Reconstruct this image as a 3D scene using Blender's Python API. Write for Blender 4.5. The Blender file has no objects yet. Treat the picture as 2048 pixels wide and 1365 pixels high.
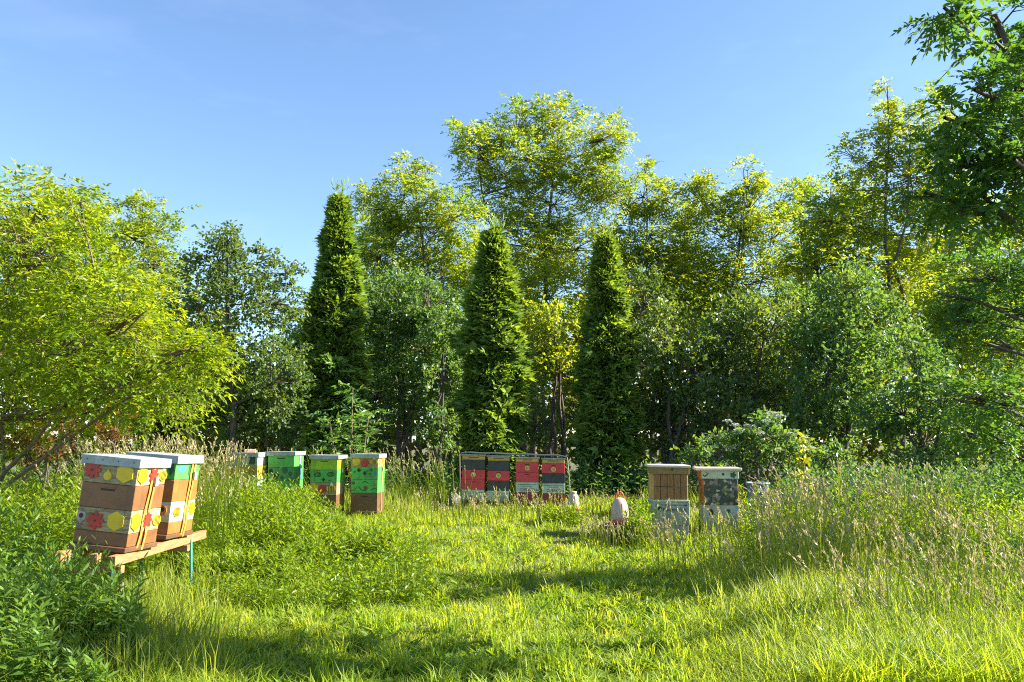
import bpy, bmesh, math
import numpy as np
R = math.radians
rng = np.random.default_rng(7)
scene = bpy.context.scene

# ------------------------------------------------------------------ camera
F, CX, CY, HOR, EYE = 1600.0, 1024.0, 682.5, 885.0, 1.42
PITCH = math.atan((HOR - CY) / F)
cam_d = bpy.data.cameras.new('camera'); cam = bpy.data.objects.new('camera', cam_d)
scene.collection.objects.link(cam)
cam.location = (0, 0, EYE); cam.rotation_euler = (math.pi / 2 + PITCH, 0, 0)
cam_d.sensor_width = 36.0; cam_d.lens = F / 2048 * 36; cam_d.clip_end = 2000; cam_d.clip_start = 0.05
scene.camera = cam
# ------------------------------------------------------------------ light
SUN_AZ, SUN_EL = 1.0, 32.0          # degrees from +x towards +y (right and ahead of the camera)
w = bpy.data.worlds.new('World'); scene.world = w; w.use_nodes = True
nt = w.node_tree; nt.nodes.clear()
wo = nt.nodes.new('ShaderNodeOutputWorld'); bg = nt.nodes.new('ShaderNodeBackground')
sky = nt.nodes.new('ShaderNodeTexSky'); sky.sky_type = 'NISHITA'; sky.sun_disc = False
sky.sun_elevation = R(SUN_EL); sky.sun_rotation = R(90 - SUN_AZ)
sky.air_density = 1.0; sky.dust_density = 0.2; sky.ozone_density = 4.0
# thin cirrus over the whole sky
tc = nt.nodes.new('ShaderNodeTexCoord'); mp = nt.nodes.new('ShaderNodeMapping'); mp.inputs['Scale'].default_value = (1.5, 1.2, 5)
nz = nt.nodes.new('ShaderNodeTexNoise'); nz.inputs['Scale'].default_value = 2.2; nz.inputs['Detail'].default_value = 7; nz.inputs['Roughness'].default_value = .62
rp = nt.nodes.new('ShaderNodeMapRange'); rp.inputs[1].default_value = .5; rp.inputs[2].default_value = .85; rp.inputs[3].default_value = 0; rp.inputs[4].default_value = .08
mx = nt.nodes.new('ShaderNodeMix'); mx.data_type = 'RGBA'; mx.inputs[7].default_value = (6.0, 6.6, 7.4, 1)
nt.links.new(tc.outputs['Generated'], mp.inputs[0]); nt.links.new(mp.outputs[0], nz.inputs[0]); nt.links.new(nz.outputs[0], rp.inputs[0])
nt.links.new(rp.outputs[0], mx.inputs[0]); nt.links.new(sky.outputs[0], mx.inputs[6])
nt.links.new(mx.outputs[2], bg.inputs[0]); nt.links.new(bg.outputs[0], wo.inputs[0])
bg.inputs[1].default_value = 0.077
sd = bpy.data.lights.new('sun', 'SUN'); sd.energy = 5.0; sd.angle = R(0.5); sd.color = (1.0, 0.93, 0.79)
so = bpy.data.objects.new('sun', sd); scene.collection.objects.link(so)
so.rotation_euler = (math.pi / 2 - R(SUN_EL), 0, math.pi / 2 + R(SUN_AZ)); so.location = (30, 11, 20)
vs = scene.view_settings; vs.view_transform = 'Standard'; vs.look = 'None'; vs.gamma = 1; vs.exposure = 1.95
scene.cycles.filter_width = 1.1; scene.cycles.use_denoising = False; scene.cycles.max_bounces = 8; scene.cycles.diffuse_bounces = 4; scene.cycles.transmission_bounces = 4; scene.cycles.glossy_bounces = 2

# ------------------------------------------------------------------ helpers
def ray(px, py):
    u = (px - CX) / F; v = (CY - py) / F
    c, s = math.cos(PITCH), math.sin(PITCH)
    return np.array([u, c - v * s, s + v * c])
def at(px, py, Y):
    d = ray(px, py); return np.array([0, 0, EYE]) + d * (Y / d[1])
def gx(px, Y): return (px - CX) / F * Y            # world x of a column at depth Y (near the horizon row)

def noise2(x, y):
    return (np.sin(1.7 * x + .6 * y + 1) * np.sin(1.3 * y - .8 * x + 2) + .6 * np.sin(3.1 * x - 1.9 * y) * np.sin(2.7 * y + 1.1 * x + .5)
            + .4 * np.sin(5.9 * x + 3.3 * y + 4) * np.sin(6.3 * y - 4.1 * x)) / 2
def ground_z(x, y):
    t = np.clip((y - 7) / 8, 0, 1)
    return .035 * noise2(x * .8, y * .8) + .15 * t * t * (3 - 2 * t)

def nodes_mat(name):
    m = bpy.data.materials.new(name); m.use_nodes = True
    return m, m.node_tree, m.node_tree.nodes['Principled BSDF']

def leaf_mat(name, dark, light, tdark, tlight, trans=.45, gloss=.10, rough=.42):
    m = bpy.data.materials.new(name); m.use_nodes = True; t = m.node_tree; t.nodes.clear()
    out = t.nodes.new('ShaderNodeOutputMaterial'); at_ = t.nodes.new('ShaderNodeAttribute'); at_.attribute_name = 'var'
    def mixc(a, b):
        n = t.nodes.new('ShaderNodeMix'); n.data_type = 'RGBA'
        n.inputs[6].default_value = (*a, 1); n.inputs[7].default_value = (*b, 1); t.links.new(at_.outputs['Fac'], n.inputs[0]); return n.outputs[2]
    df = t.nodes.new('ShaderNodeBsdfDiffuse'); tr = t.nodes.new('ShaderNodeBsdfTranslucent'); gl = t.nodes.new('ShaderNodeBsdfGlossy')
    gl.inputs['Roughness'].default_value = rough; gl.inputs['Color'].default_value = (1, 1, 1, 1)
    t.links.new(mixc(dark, light), df.inputs[0]); t.links.new(mixc(tdark, tlight), tr.inputs[0])
    m1 = t.nodes.new('ShaderNodeMixShader'); m1.inputs[0].default_value = trans
    t.links.new(df.outputs[0], m1.inputs[1]); t.links.new(tr.outputs[0], m1.inputs[2])
    m2 = t.nodes.new('ShaderNodeMixShader')
    lw = t.nodes.new('ShaderNodeLayerWeight'); lw.inputs[0].default_value = .25
    mm = t.nodes.new('ShaderNodeMath'); mm.operation = 'MULTIPLY_ADD'; mm.inputs[1].default_value = gloss; mm.inputs[2].default_value = gloss * .25
    t.links.new(lw.outputs['Fresnel'], mm.inputs[0]); t.links.new(mm.outputs[0], m2.inputs[0])
    t.links.new(m1.outputs[0], m2.inputs[1]); t.links.new(gl.outputs[0], m2.inputs[2]); t.links.new(m2.outputs[0], out.inputs[0])
    return m

def surf_mat(name, a, b, scale=6, stretch=(1, 1, 1), rough=.6, bump=.15, detail=6, lo=.35, hi=.65, dirt=0.0):
    m, t, p = nodes_mat(name)
    tc = t.nodes.new('ShaderNodeTexCoord'); mp = t.nodes.new('ShaderNodeMapping'); mp.inputs['Scale'].default_value = stretch
    nz = t.nodes.new('ShaderNodeTexNoise'); nz.inputs['Scale'].default_value = scale; nz.inputs['Detail'].default_value = detail; nz.inputs['Roughness'].default_value = .65
    mr = t.nodes.new('ShaderNodeMapRange'); mr.inputs[1].default_value = lo; mr.inputs[2].default_value = hi
    mx = t.nodes.new('ShaderNodeMix'); mx.data_type = 'RGBA'; mx.inputs[6].default_value = (*a, 1); mx.inputs[7].default_value = (*b, 1)
    bp = t.nodes.new('ShaderNodeBump'); bp.inputs['Strength'].default_value = bump; bp.inputs['Distance'].default_value = .01
    oi = t.nodes.new('ShaderNodeObjectInfo'); ad = t.nodes.new('ShaderNodeVectorMath'); ad.operation = 'ADD'
    sc = t.nodes.new('ShaderNodeMath'); sc.operation = 'MULTIPLY'; sc.inputs[1].default_value = 37
    t.links.new(oi.outputs['Random'], sc.inputs[0]); t.links.new(tc.outputs['Object'], ad.inputs[0]); t.links.new(sc.outputs[0], ad.inputs[1])
    t.links.new(ad.outputs[0], mp.inputs[0]); t.links.new(mp.outputs[0], nz.inputs[0]); t.links.new(nz.outputs[0], mr.inputs[0])
    t.links.new(mr.outputs[0], mx.inputs[0]); col = mx.outputs[2]
    if dirt:
        m2 = t.nodes.new('ShaderNodeMapping'); m2.inputs['Scale'].default_value = (11, 11, 1.6); n2 = t.nodes.new('ShaderNodeTexNoise'); n2.inputs['Scale'].default_value = 1.6; n2.inputs['Detail'].default_value = 6
        r2 = t.nodes.new('ShaderNodeMapRange'); r2.inputs[1].default_value = .52; r2.inputs[2].default_value = .74; r2.inputs[4].default_value = dirt
        x2 = t.nodes.new('ShaderNodeMix'); x2.data_type = 'RGBA'; x2.inputs[7].default_value = (.075, .06, .04, 1)
        t.links.new(ad.outputs[0], m2.inputs[0]); t.links.new(m2.outputs[0], n2.inputs[0]); t.links.new(n2.outputs[0], r2.inputs[0]); t.links.new(r2.outputs[0], x2.inputs[0]); t.links.new(col, x2.inputs[6]); col = x2.outputs[2]
    t.links.new(col, p.inputs['Base Color'])
    t.links.new(nz.outputs[0], bp.inputs['Height']); t.links.new(bp.outputs[0], p.inputs['Normal'])
    p.inputs['Roughness'].default_value = rough
    return m
def paint(name, c, rough=.5):
    return surf_mat(name, tuple(x * .70 for x in c), c, 5, (1, 1, 1.6), rough, .10, 4, .30, .62, .55)

def link(name, me, mat=None, parent=None, **props):
    o = bpy.data.objects.new(name, me); scene.collection.objects.link(o)
    if mat is not None and me is not None and not me.materials: me.materials.append(mat)
    if parent is not None: o.parent = parent
    for k, v in props.items(): o[k] = v
    return o
def thing(name, label, cat, loc=(0, 0, 0), rot=(0, 0, 0), group=None):
    o = bpy.data.objects.new(name, None); scene.collection.objects.link(o); o.empty_display_size = .2
    o.location = tuple(float(v) for v in loc); o.rotation_euler = rot; o['label'] = label; o['category'] = cat
    if group: o['group'] = group
    return o

def norm(v): return v / np.maximum(np.linalg.norm(v, axis=-1, keepdims=True), 1e-9)
def runit(n): return norm(rng.normal(size=(n, 3)))
Z = np.array([0, 0, 1.0])

class Geo:
    """collects k-gons (with a per-piece colour variation) and tubes, builds one mesh"""
    def __init__(s): s.v = []; s.k = []; s.var = []; s.n = 0; s.idx = []
    def polys(s, P, var):                      # P (M,k,3)
        M, k, _ = P.shape
        if M == 0: return
        s.v.append(P.reshape(-1, 3)); s.idx.append(np.arange(M * k) + s.n); s.k.append(np.full(M, k)); s.var.append(np.repeat(np.broadcast_to(var, (M,)), k)); s.n += M * k
    def mesh(s, V, faces, var=0.5):            # V (N,3), list of faces
        V = np.asarray(V, float); s.v.append(V); s.var.append(np.full(len(V), var))
        for f in faces: s.idx.append(np.array(f) + s.n); s.k.append(np.array([len(f)]))
        s.n += len(V)
    def tube(s, pts, rad, sides=5, var=.5):
        pts = np.asarray(pts, float); n = len(pts); rad = np.broadcast_to(rad, (n,))
        tan = norm(np.gradient(pts, axis=0)); ref = np.array([1, 0, 0.]) if abs(tan[0, 0]) < .8 else np.array([0, 1., 0])
        a = norm(np.cross(tan, ref)); b = np.cross(tan, a)
        th = np.arange(sides) / sides * 2 * np.pi
        V = pts[:, None] + rad[:, None, None] * (np.cos(th)[None, :, None] * a[:, None] + np.sin(th)[None, :, None] * b[:, None])
        i = np.arange(n - 1)[:, None] * sides; j = np.arange(sides)[None]; j2 = (j + 1) % sides
        Q = np.stack([i + j, i + j2, i + sides + j2, i + sides + j], -1).reshape(-1, 4)
        s.v.append(V.reshape(-1, 3)); s.var.append(np.full(n * sides, var)); s.idx.append(Q.reshape(-1) + s.n); s.k.append(np.full(len(Q), 4)); s.n += n * sides
    def build(s, name, mat, parent=None, origin=(0, 0, 0), smooth=False, **props):
        V = np.concatenate(s.v) - np.asarray(origin, float); I = np.concatenate(s.idx); K = np.concatenate(s.k); A = np.concatenate(s.var)
        me = bpy.data.meshes.new(name); me.vertices.add(len(V)); me.vertices.foreach_set('co', V.astype(np.float32).ravel())
        me.loops.add(len(I)); me.loops.foreach_set('vertex_index', I.astype(np.int32))
        me.polygons.add(len(K)); me.polygons.foreach_set('loop_start', np.concatenate([[0], np.cumsum(K)[:-1]]).astype(np.int32))
        at_ = me.attributes.new('var', 'FLOAT', 'POINT'); at_.data.foreach_set('value', A.astype(np.float32))
        me.update(calc_edges=True)
        me.polygons.foreach_set('use_smooth', np.full(len(K), smooth))
        return link(name, me, mat, parent, **props)

def leaf(G, p, d, n, L, W, var, six=False, fold=.12):
    n = norm(n - (n * d).sum(-1, keepdims=True) * d); s = np.cross(d, n)
    L = np.broadcast_to(L, (len(p),))[:, None]; W = np.broadcast_to(W, (len(p),))[:, None]
    up = n * W * fold
    if six:
        P = np.stack([p, p + d * L * .25 + s * W * .42 + up, p + d * L * .62 + s * W * .40 + up, p + d * L, p + d * L * .62 - s * W * .40 + up, p + d * L * .25 - s * W * .42 + up], 1)
    else:
        P = np.stack([p, p + d * L * .45 + s * W * .5 + up, p + d * L, p + d * L * .45 - s * W * .5 + up], 1)
    G.polys(P, var)

def pinnate(G, p, d, L, k, lL, lW, var, droop=.35, six=False, rachis=False):
    M = len(p); s = norm(np.cross(d, Z + .35 * runit(M))); n = np.cross(s, d); L = np.broadcast_to(L, (M,))[:, None]
    for i in range(k):
        t = (i + .8) / k
        c = p + d * L * t - Z * droop * L * t * t
        for sg in (-1, 1):
            ld = norm(s * sg * .9 + d * .5 - Z * .2 + .3 * rng.normal(size=(M, 3)))
            leaf(G, c, ld, n + .4 * rng.normal(size=(M, 3)), lL * (1.1 - .35 * t) * rng.uniform(.8, 1.15, M), lW, np.clip(var + rng.normal(0, .08, M), 0, 1), six)
    c = p + d * L - Z * droop * L
    leaf(G, c, norm(d - Z * .6), n, lL, lW, var, six)
    if rachis:
        wv = s * .004
        m_ = p + d * L * .5 - Z * droop * L * .25
        G.polys(np.stack([p - wv, p + wv, m_ + wv, m_ - wv], 1), var); G.polys(np.stack([m_ - wv, m_ + wv, c + wv, c - wv], 1), var)

def twig(G, p, d, L, k, lL, lW, var, up=.35, six=False):
    M = len(p); L = np.broadcast_to(L, (M,))[:, None]
    for i in range(k):
        t = (i + .5) / k
        c = p + d * L * t
        ld = norm(runit(M) + d * .7 - Z * .1)
        leaf(G, c, ld, norm(runit(M) * .8 + Z * up * 2), lL * rng.uniform(.7, 1.2, M), lW * rng.uniform(.8, 1.2, M), np.clip(var + rng.normal(0, .1, M), 0, 1), six)

def lobe_points(c, r, ncl, per, spread=.22, inner=.3):
    u = runit(ncl); q = rng.uniform(inner, 1.0, (ncl, 1)) ** .55
    cc = c + u * q * r
    p = np.repeat(cc, per, 0) + rng.normal(size=(ncl * per, 3)) * r * spread
    out = norm((p - c) / r)
    return cc, p, out

def tree(name, label, cat, base, lobes, Y, style, leafs, dens, bark, lmat, trunk_r=.12, depth=.9, group=None, seed=1, stems=1, six=False,
         per=14, dirup=.15, trunk_top=None, twigr=.010, spread=.17, lean=0.0):
    """lobes: (px, py, rx, ry[, dY]) in photograph pixels; each becomes a clumpy ellipsoid of sprigs at depth Y+dY"""
    global rng
    rng = np.random.default_rng(seed)
    b = np.array(base, float); t = thing(name, label, cat, b, group=group)
    G = Geo(); T = Geo(); C = []
    for lb in lobes:
        px, py, rx, ry = lb[:4]; y = Y + (lb[4] if len(lb) > 4 else rng.uniform(-.6, .6) * depth)
        c = at(px, py, y); s = y / F
        C.append((c, np.array([rx * s, (rx + ry) * .5 * s * depth, ry * s]), .28 if px > 2100 else 1.0))      # unseen boughs beyond the edge, thinned so their shade on the lawn dapples
    top = max(C, key=lambda q: q[0][2])[0] if trunk_top is None else np.array(trunk_top)
    trunks = []
    for k in range(stems):
        e = top if k == 0 else C[(k * 3) % len(C)][0]
        n = 9; tt = np.linspace(0, 1, n)[:, None]
        bb = b + (0 if k == 0 else 1) * np.array([rng.uniform(-.25, .25), rng.uniform(-.25, .25), 0])
        pts = bb + (e - bb) * tt + np.concatenate([rng.normal(0, .05, (n, 2)) * np.linalg.norm(e - bb) * .25, np.zeros((n, 1))], 1) * np.sin(tt * np.pi)
        pts[:, :2] += ((e - bb)[:2] * (-.25) * np.sin(tt * np.pi) * (1 - tt))
        pts[0, 2] -= .1
        rr = trunk_r * (1 - .25 * k / max(stems, 1)) * (1 - .85 * tt[:, 0])
        T.tube(pts, rr, 7); trunks.append((pts, rr))
    for (c, r, df) in C:
        pts, rr = trunks[rng.integers(len(trunks))]
        dz = c[2] - .45 * np.linalg.norm(c[:2] - pts[-1, :2]) - r[2] * .4
        i = int(np.clip(np.searchsorted(pts[:, 2], dz), 1, len(pts) - 2))
        a = pts[i]; mid = (a + c) / 2 + np.array([0, 0, -.06]) * np.linalg.norm(c - a) + rng.normal(0, .06, 3)
        T.tube([a, a * .6 + mid * .4, mid, mid * .45 + c * .55 + rng.normal(0, .04, 3), c + .5 * r * norm(c - a)], np.linspace(rr[i] * .62, .012, 5), 5)
        nl = (2 * leafs[3] + 1) if style == 'pinnate' else leafs[3]
        ncl = max(4, int(dens * df * math.pi * r[0] * r[2] / (nl * leafs[1] * leafs[2] * (.75 if six else .5)) / per))      # dens = leaf area over silhouette area
        cc, p, out = lobe_points(c, r, ncl, per, spread)
        for q in cc[:: max(1, len(cc) // 16)]:
            m_ = (c + q) / 2 + rng.normal(0, .05, 3) * r
            T.tube([c + (a - c) * .15, m_, q], [twigr * 1.6, twigr, twigr * .4], 3)
        d = norm(out * .6 + rng.normal(size=p.shape) * np.array([.7, .7, .3]) + Z * dirup)
        var = np.clip(np.repeat(rng.uniform(0.1, .9, ncl), per) + rng.normal(0, .15, len(p)), 0, 1)
        if style == 'pinnate': pinnate(G, p, d, leafs[0] * rng.uniform(.7, 1.2, len(p)), leafs[3], leafs[1], leafs[2], var, six=six, rachis=six)
        else: twig(G, p, d, leafs[0] * rng.uniform(.7, 1.2, len(p)), leafs[3], leafs[1], leafs[2], var, six=six)
    T.build('trunk', bark, t, b, smooth=True); G.build('crown', lmat, t, b)
    return t

# ------------------------------------------------------------------ materials
M_LOC = leaf_mat('locust_leaf', (.085, .155, .030), (.200, .255, .030), (.26, .42, .014), (.66, .68, .012), .5, .06)
M_LOCY = leaf_mat('young_locust_leaf', (.080, .155, .010), (.185, .235, .012), (.26, .42, .008), (.60, .64, .010), .52, .06)
M_LOCN = leaf_mat('near_locust_leaf', (.040, .105, .026), (.080, .160, .034), (.11, .26, .02), (.22, .38, .02), .45, .06)
M_HAW = leaf_mat('hawthorn_leaf', (.062, .110, .038), (.125, .180, .048), (.16, .28, .02), (.32, .40, .02), .38, .06)
M_SHR = leaf_mat('shrub_leaf', (.068, .138, .050), (.125, .210, .066), (.14, .30, .03), (.30, .42, .03), .4, .06)
M_ELD = leaf_mat('elder_leaf', (.062, .115, .042), (.120, .180, .055), (.15, .28, .02), (.36, .42, .02), .38, .07)
M_THU = leaf_mat('thuja_leaf', (.080, .160, .036), (.260, .360, .070), (.14, .26, .015), (.42, .52, .03), .38, .03)
M_YEW = leaf_mat('drooping_cypress_leaf', (.05, .07, .02), (.12, .10, .03), (.06, .09, .01), (.12, .12, .02), .2, .05)
M_DRY = leaf_mat('dry_conifer_leaf', (.16, .075, .025), (.30, .13, .035), (.20, .08, .02), (.34, .13, .02), .3, .04)
M_FAR = leaf_mat('far_leaf', (.07, .10, .02), (.12, .14, .02), (.32, .38, .015), (.54, .50, .02), .5, .03)
M_GRS = leaf_mat('grass_blade', (.155, .265, .018), (.290, .345, .036), (.38, .56, .010), (.64, .66, .03), .5, .03, .5)
M_TALL = leaf_mat('meadow_grass', (.120, .195, .018), (.25, .27, .04), (.31, .44, .012), (.54, .54, .05), .5, .035, .5)
M_SEED = leaf_mat('seed_head', (.34, .29, .14), (.58, .48, .29), (.34, .27, .10), (.52, .42, .22), .35, .06)
M_WEED = leaf_mat('weed_leaf', (.085, .165, .012), (.165, .230, .016), (.24, .42, .008), (.46, .54, .012), .45, .06, .4)
M_NETT = leaf_mat('broad_weed_leaf', (.060, .135, .022), (.125, .205, .028), (.16, .33, .012), (.34, .46, .02), .4, .07, .4)
M_SUM = leaf_mat('sumac_leaf', (.090, .200, .055), (.140, .260, .065), (.18, .38, .03), (.30, .46, .04), .4, .12)
M_SAP = leaf_mat('sapling_leaf', (.16, .19, .012), (.22, .24, .015), (.45, .46, .01), (.55, .52, .015), .5, .1)
M_FLO = leaf_mat('white_blossom', (.38, .42, .32), (.55, .57, .46), (.5, .5, .4), (.6, .6, .5), .3, .02)
M_BARK = surf_mat('bark', (.045, .034, .024), (.13, .105, .08), 9, (3, 3, .6), .9, .6)
M_BARKL = surf_mat('young_bark', (.09, .06, .035), (.20, .14, .08), 9, (3, 3, .6), .85, .5)

# ------------------------------------------------------------------ ground
def spaced(lo, hi, a, b, n):
    return np.unique(np.concatenate([np.linspace(lo, a, 14), np.linspace(a, b, n), np.linspace(b, hi, 14)]))
xs = spaced(-600, 600, -16, 16, 130); ys = spaced(-300, 900, -4, 34, 150)
Xg, Yg = np.meshgrid(xs, ys); Zg = ground_z(Xg, Yg)
Vg = np.stack([Xg, Yg, Zg], -1).reshape(-1, 3); nx = len(xs)
ii = (np.arange(len(ys) - 1)[:, None] * nx + np.arange(nx - 1)[None]).ravel()
Gd = Geo(); Gd.v.append(Vg); Gd.var.append(np.full(len(Vg), .5)); Q = np.stack([ii, ii + 1, ii + nx + 1, ii + nx], -1)
Gd.idx.append(Q.ravel()); Gd.k.append(np.full(len(Q), 4)); Gd.n = len(Vg)
M_SOIL = surf_mat('soil_and_thatch', (.045, .055, .014), (.11, .10, .035), 7, (1, 1, 1), .95, .6)
Gd.build('ground', M_SOIL, smooth=True, kind='structure')

# ------------------------------------------------------------------ hives
M_PINE = surf_mat('weathered_pine', (.17, .125, .055), (.46, .37, .20), 7, (1, 1, 9), .75, .3, dirt=.6)
M_PALEW = surf_mat('pale_wood', (.42, .38, .26), (.68, .62, .46), 6, (1, 1, 7), .7, .25)
M_RAIL = surf_mat('new_timber', (.25, .115, .045), (.40, .20, .08), 6, (6, .8, 6), .75, .3)
M_BROWN = paint('brown_paint', (.235, .100, .038), .45)
M_DBROWN = paint('dark_brown_paint', (.15, .075, .035), .5)
M_ORNG = paint('orange_paint_and_bounce', (.37, .135, .032), .5)  # wood paint, also used as bounced sunlight on the printed hive
M_GREEN = paint('green_paint', (.085, .42, .075), .45)
M_LIME = paint('lime_paint', (.30, .52, .02), .45)
M_DGREEN = paint('deep_green_paint', (.05, .27, .085), .45)
M_CREAM = paint('cream_paint', (.46, .48, .36), .55)
M_OCHRE = paint('ochre_paint', (.50, .34, .05), .55)
M_RED = paint('red_paint', (.72, .040, .050), .4)
M_DRED = paint('dark_red_paint', (.25, .02, .036), .45)
M_BLACK = paint('charcoal_paint', (.040, .046, .040), .5)
M_SAGE = surf_mat('pale_sage_paint', (.36, .43, .31), (.50, .57, .43), 8, (1, 1, 1), .6, .1)
M_YWOOD = surf_mat('honey_wood', (.44, .25, .06), (.66, .42, .12), 7, (1, 1, 8), .6, .25)
M_GREYB = surf_mat('blue_grey_paint', (.24, .26, .23), (.42, .44, .39), 7, (1, 1, 1), .6, .15)
M_PLANK = surf_mat('stained_plank', (.17, .075, .018), (.34, .165, .045), 7, (9, 9, .8), .6, .3)
M_PLANKL = surf_mat('side_plank', (.40, .22, .06), (.62, .38, .13), 7, (9, 9, .8), .6, .3)
M_COLLAR = surf_mat('olive_wood', (.16, .105, .03), (.30, .20, .065), 7, (1, 1, 9), .65, .3)
M_LID = surf_mat('galvanised_lid', (.24, .27, .26), (.40, .43, .41), 9, (1, 1, 1), .5, .1, dirt=.35)
M_LIDP = surf_mat('pale_lid', (.52, .45, .36), (.70, .62, .52), 9, (1, 1, 1), .6, .1)
M_YEL = paint('yellow_plate', (.74, .50, .012), .4)
M_REDP = paint('red_plate', (.50, .035, .022), .4)
M_PINKP = paint('pinkish_wood_plate', (.46, .33, .28), .6)
M_ORNP = paint('orange_plate', (.62, .22, .04), .5)
M_WHT = paint('white_plate', (.78, .78, .74), .5)
M_INK = paint('black_print', (.012, .014, .014), .6)
M_INKR = paint('dark_red_print', (.14, .012, .02), .6)
M_INKG = paint('dark_green_print', (.02, .11, .04), .6)
M_INKB = paint('blue_print', (.05, .22, .42), .6)
M_STRAP = paint('orange_webbing', (.66, .25, .035), .7)
M_STRAPG = paint('dark_green_webbing', (.03, .10, .05), .7)
M_STEEL = paint('steel_buckle', (.42, .40, .36), .3)
M_LEG = paint('green_steel', (.035, .20, .14), .4)
M_POST = surf_mat('grey_post', (.12, .09, .055), (.28, .23, .16), 9, (4, 4, .5), .9, .6)
M_ROOF = paint('dark_roof_sheet', (.055, .07, .085), .35)
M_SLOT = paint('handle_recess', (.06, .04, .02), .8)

def box(name, mat, parent, x0, x1, y0, y1, z0, z1, bev=.004, cut=None):
    bm = bmesh.new(); bmesh.ops.create_cube(bm, size=1)
    for v in bm.verts:
        v.co.x = (x0 + x1) / 2 + v.co.x * (x1 - x0); v.co.y = (y0 + y1) / 2 + v.co.y * (y1 - y0); v.co.z = (z0 + z1) / 2 + v.co.z * (z1 - z0)
    if bev: bmesh.ops.bevel(bm, geom=bm.edges[:], offset=bev, segments=1, affect='EDGES')
    me = bpy.data.meshes.new(name); bm.to_mesh(me); bm.free()
    return link(name, me, mat, parent)

def place2d(face, u, v, h, S):                 # S = (x0,x1,y0,y1) of the box the plate sits on; h = stand-off
    if face == 'front': return (u, S[2] - h, v)
    if face == 'right': return (S[1] + h, u, v)
    return (S[0] - h, -u, v)
def plate(name, mat, parent, poly, face, S, u, v, t=.008, h0=0.0, sc=1.0):
    n = len(poly); V = []
    for hh in (h0 - .002 if h0 == 0 else h0, h0 + t):
        for a, b in poly: V.append(place2d(face, u + a * sc, v + b * sc, hh, S))
    faces = [tuple(range(n)), tuple(range(n, 2 * n))] + [(i, (i + 1) % n, n + (i + 1) % n, n + i) for i in range(n)]
    me = bpy.data.meshes.new(name); me.from_pydata(V, [], faces)
    bm = bmesh.new(); bm.from_mesh(me); bmesh.ops.recalc_face_normals(bm, faces=bm.faces[:]); bm.to_mesh(me); bm.free()
    return link(name, me, mat, parent)
def ngon(n, r, a0=0, sx=1, sy=1): return [(math.cos(a0 + 2 * math.pi * i / n) * r * sx, math.sin(a0 + 2 * math.pi * i / n) * r * sy) for i in range(n)]
def petals(k, r0, r1, m=6): return [((r0 + (r1 - r0) * abs(math.cos(k * a / 2)) ** .7) * math.cos(a), (r0 + (r1 - r0) * abs(math.cos(k * a / 2)) ** .7) * math.sin(a)) for a in [2 * math.pi * i / (k * m) for i in range(k * m)]]
HEX = ngon(6, 1, math.pi / 6); FLOWER = petals(8, .55, 1)
DROP = [(math.sin(a) * .75 * (1 if math.cos(a) < 0 else 1), math.cos(a) * .8 + (.45 if abs(a) < .3 else 0)) for a in [2 * math.pi * i / 20 for i in range(20)]]
def rect(w_, h_): return [(-w_ / 2, -h_ / 2), (w_ / 2, -h_ / 2), (w_ / 2, h_ / 2), (-w_ / 2, h_ / 2)]
def bee(parent, face, S, u, v, r, body=M_YEL, stripes=True, ang=0):
    b = plate('bee_plate', body, parent, ngon(14, r, 0, 1.0, .72), face, S, u, v)
    for i in range(4):
        x = (-.45 + i * .32) * r; hh = .68 * r * math.sqrt(max(.1, 1 - (x / r) ** 2))
        plate('stripe', M_INK, b, rect(r * .14, hh * 1.9), face, S, u + x, v, .0015, .0085)
    plate('wing', M_WHT, b, ngon(10, r * .45, 0, .6, 1), face, S, u + r * .1, v + r * .9, .005)
    return b
def bee_print(parent, face, S, u, v, r):
    for i in range(4):
        x = (-.5 + i * .33) * r; plate('stripe_print', M_INK, parent, rect(r * .15, r * 1.1 * math.sqrt(1 - (x / r) ** 2)), face, S, u + x, v, .001, .001)
    ring = ngon(16, r, 0, 1, .62); inner = ngon(16, r * .82, 0, 1, .58)
    for i in range(16):
        j = (i + 1) % 16; plate('outline_print', M_INK, parent, [ring[i], ring[j], inner[j], inner[i]], face, S, u, v, .001, .0012)
    for dx in (-.25, .25): plate('wing_print', M_INK, parent, ngon(10, r * .36, 0, .7, 1.1), face, S, u + dx * r, v + r * .85, .001, .001); plate('wing_print', M_LIME, parent, ngon(10, r * .24, 0, .7, 1.1), face, S, u + dx * r, v + r * .85, .001, .0025)
def text_mesh(s, size):
    cu = bpy.data.curves.new('lettering', 'FONT'); cu.body = s; cu.size = size; cu.align_x = 'CENTER'; cu.align_y = 'CENTER'; cu.extrude = .0006; cu.resolution_u = 3
    o = bpy.data.objects.new('tmp_text', cu); scene.collection.objects.link(o)
    dg = bpy.context.evaluated_depsgraph_get(); me = bpy.data.meshes.new_from_object(o.evaluated_get(dg)); bpy.data.objects.remove(o); bpy.data.curves.remove(cu)
    return me
def lettering(s, size, mat, parent, S, u, v, bold=1.0):
    me = text_mesh(s, size); me.materials.clear(); o = link('lettering', me, mat, parent)
    o.rotation_euler = (math.pi / 2, 0, 0); o.location = (u, S[2] - .0025, v); o.scale = (bold, 1, 1); return o
def handle(parent, S, v, w_=.12, u=0.0):
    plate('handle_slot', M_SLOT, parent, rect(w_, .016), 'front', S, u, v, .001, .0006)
    plate('handle_lip', parent.data.materials[0], parent, rect(w_ * 1.05, .006), 'front', S, u, v + .011, .006)

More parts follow.
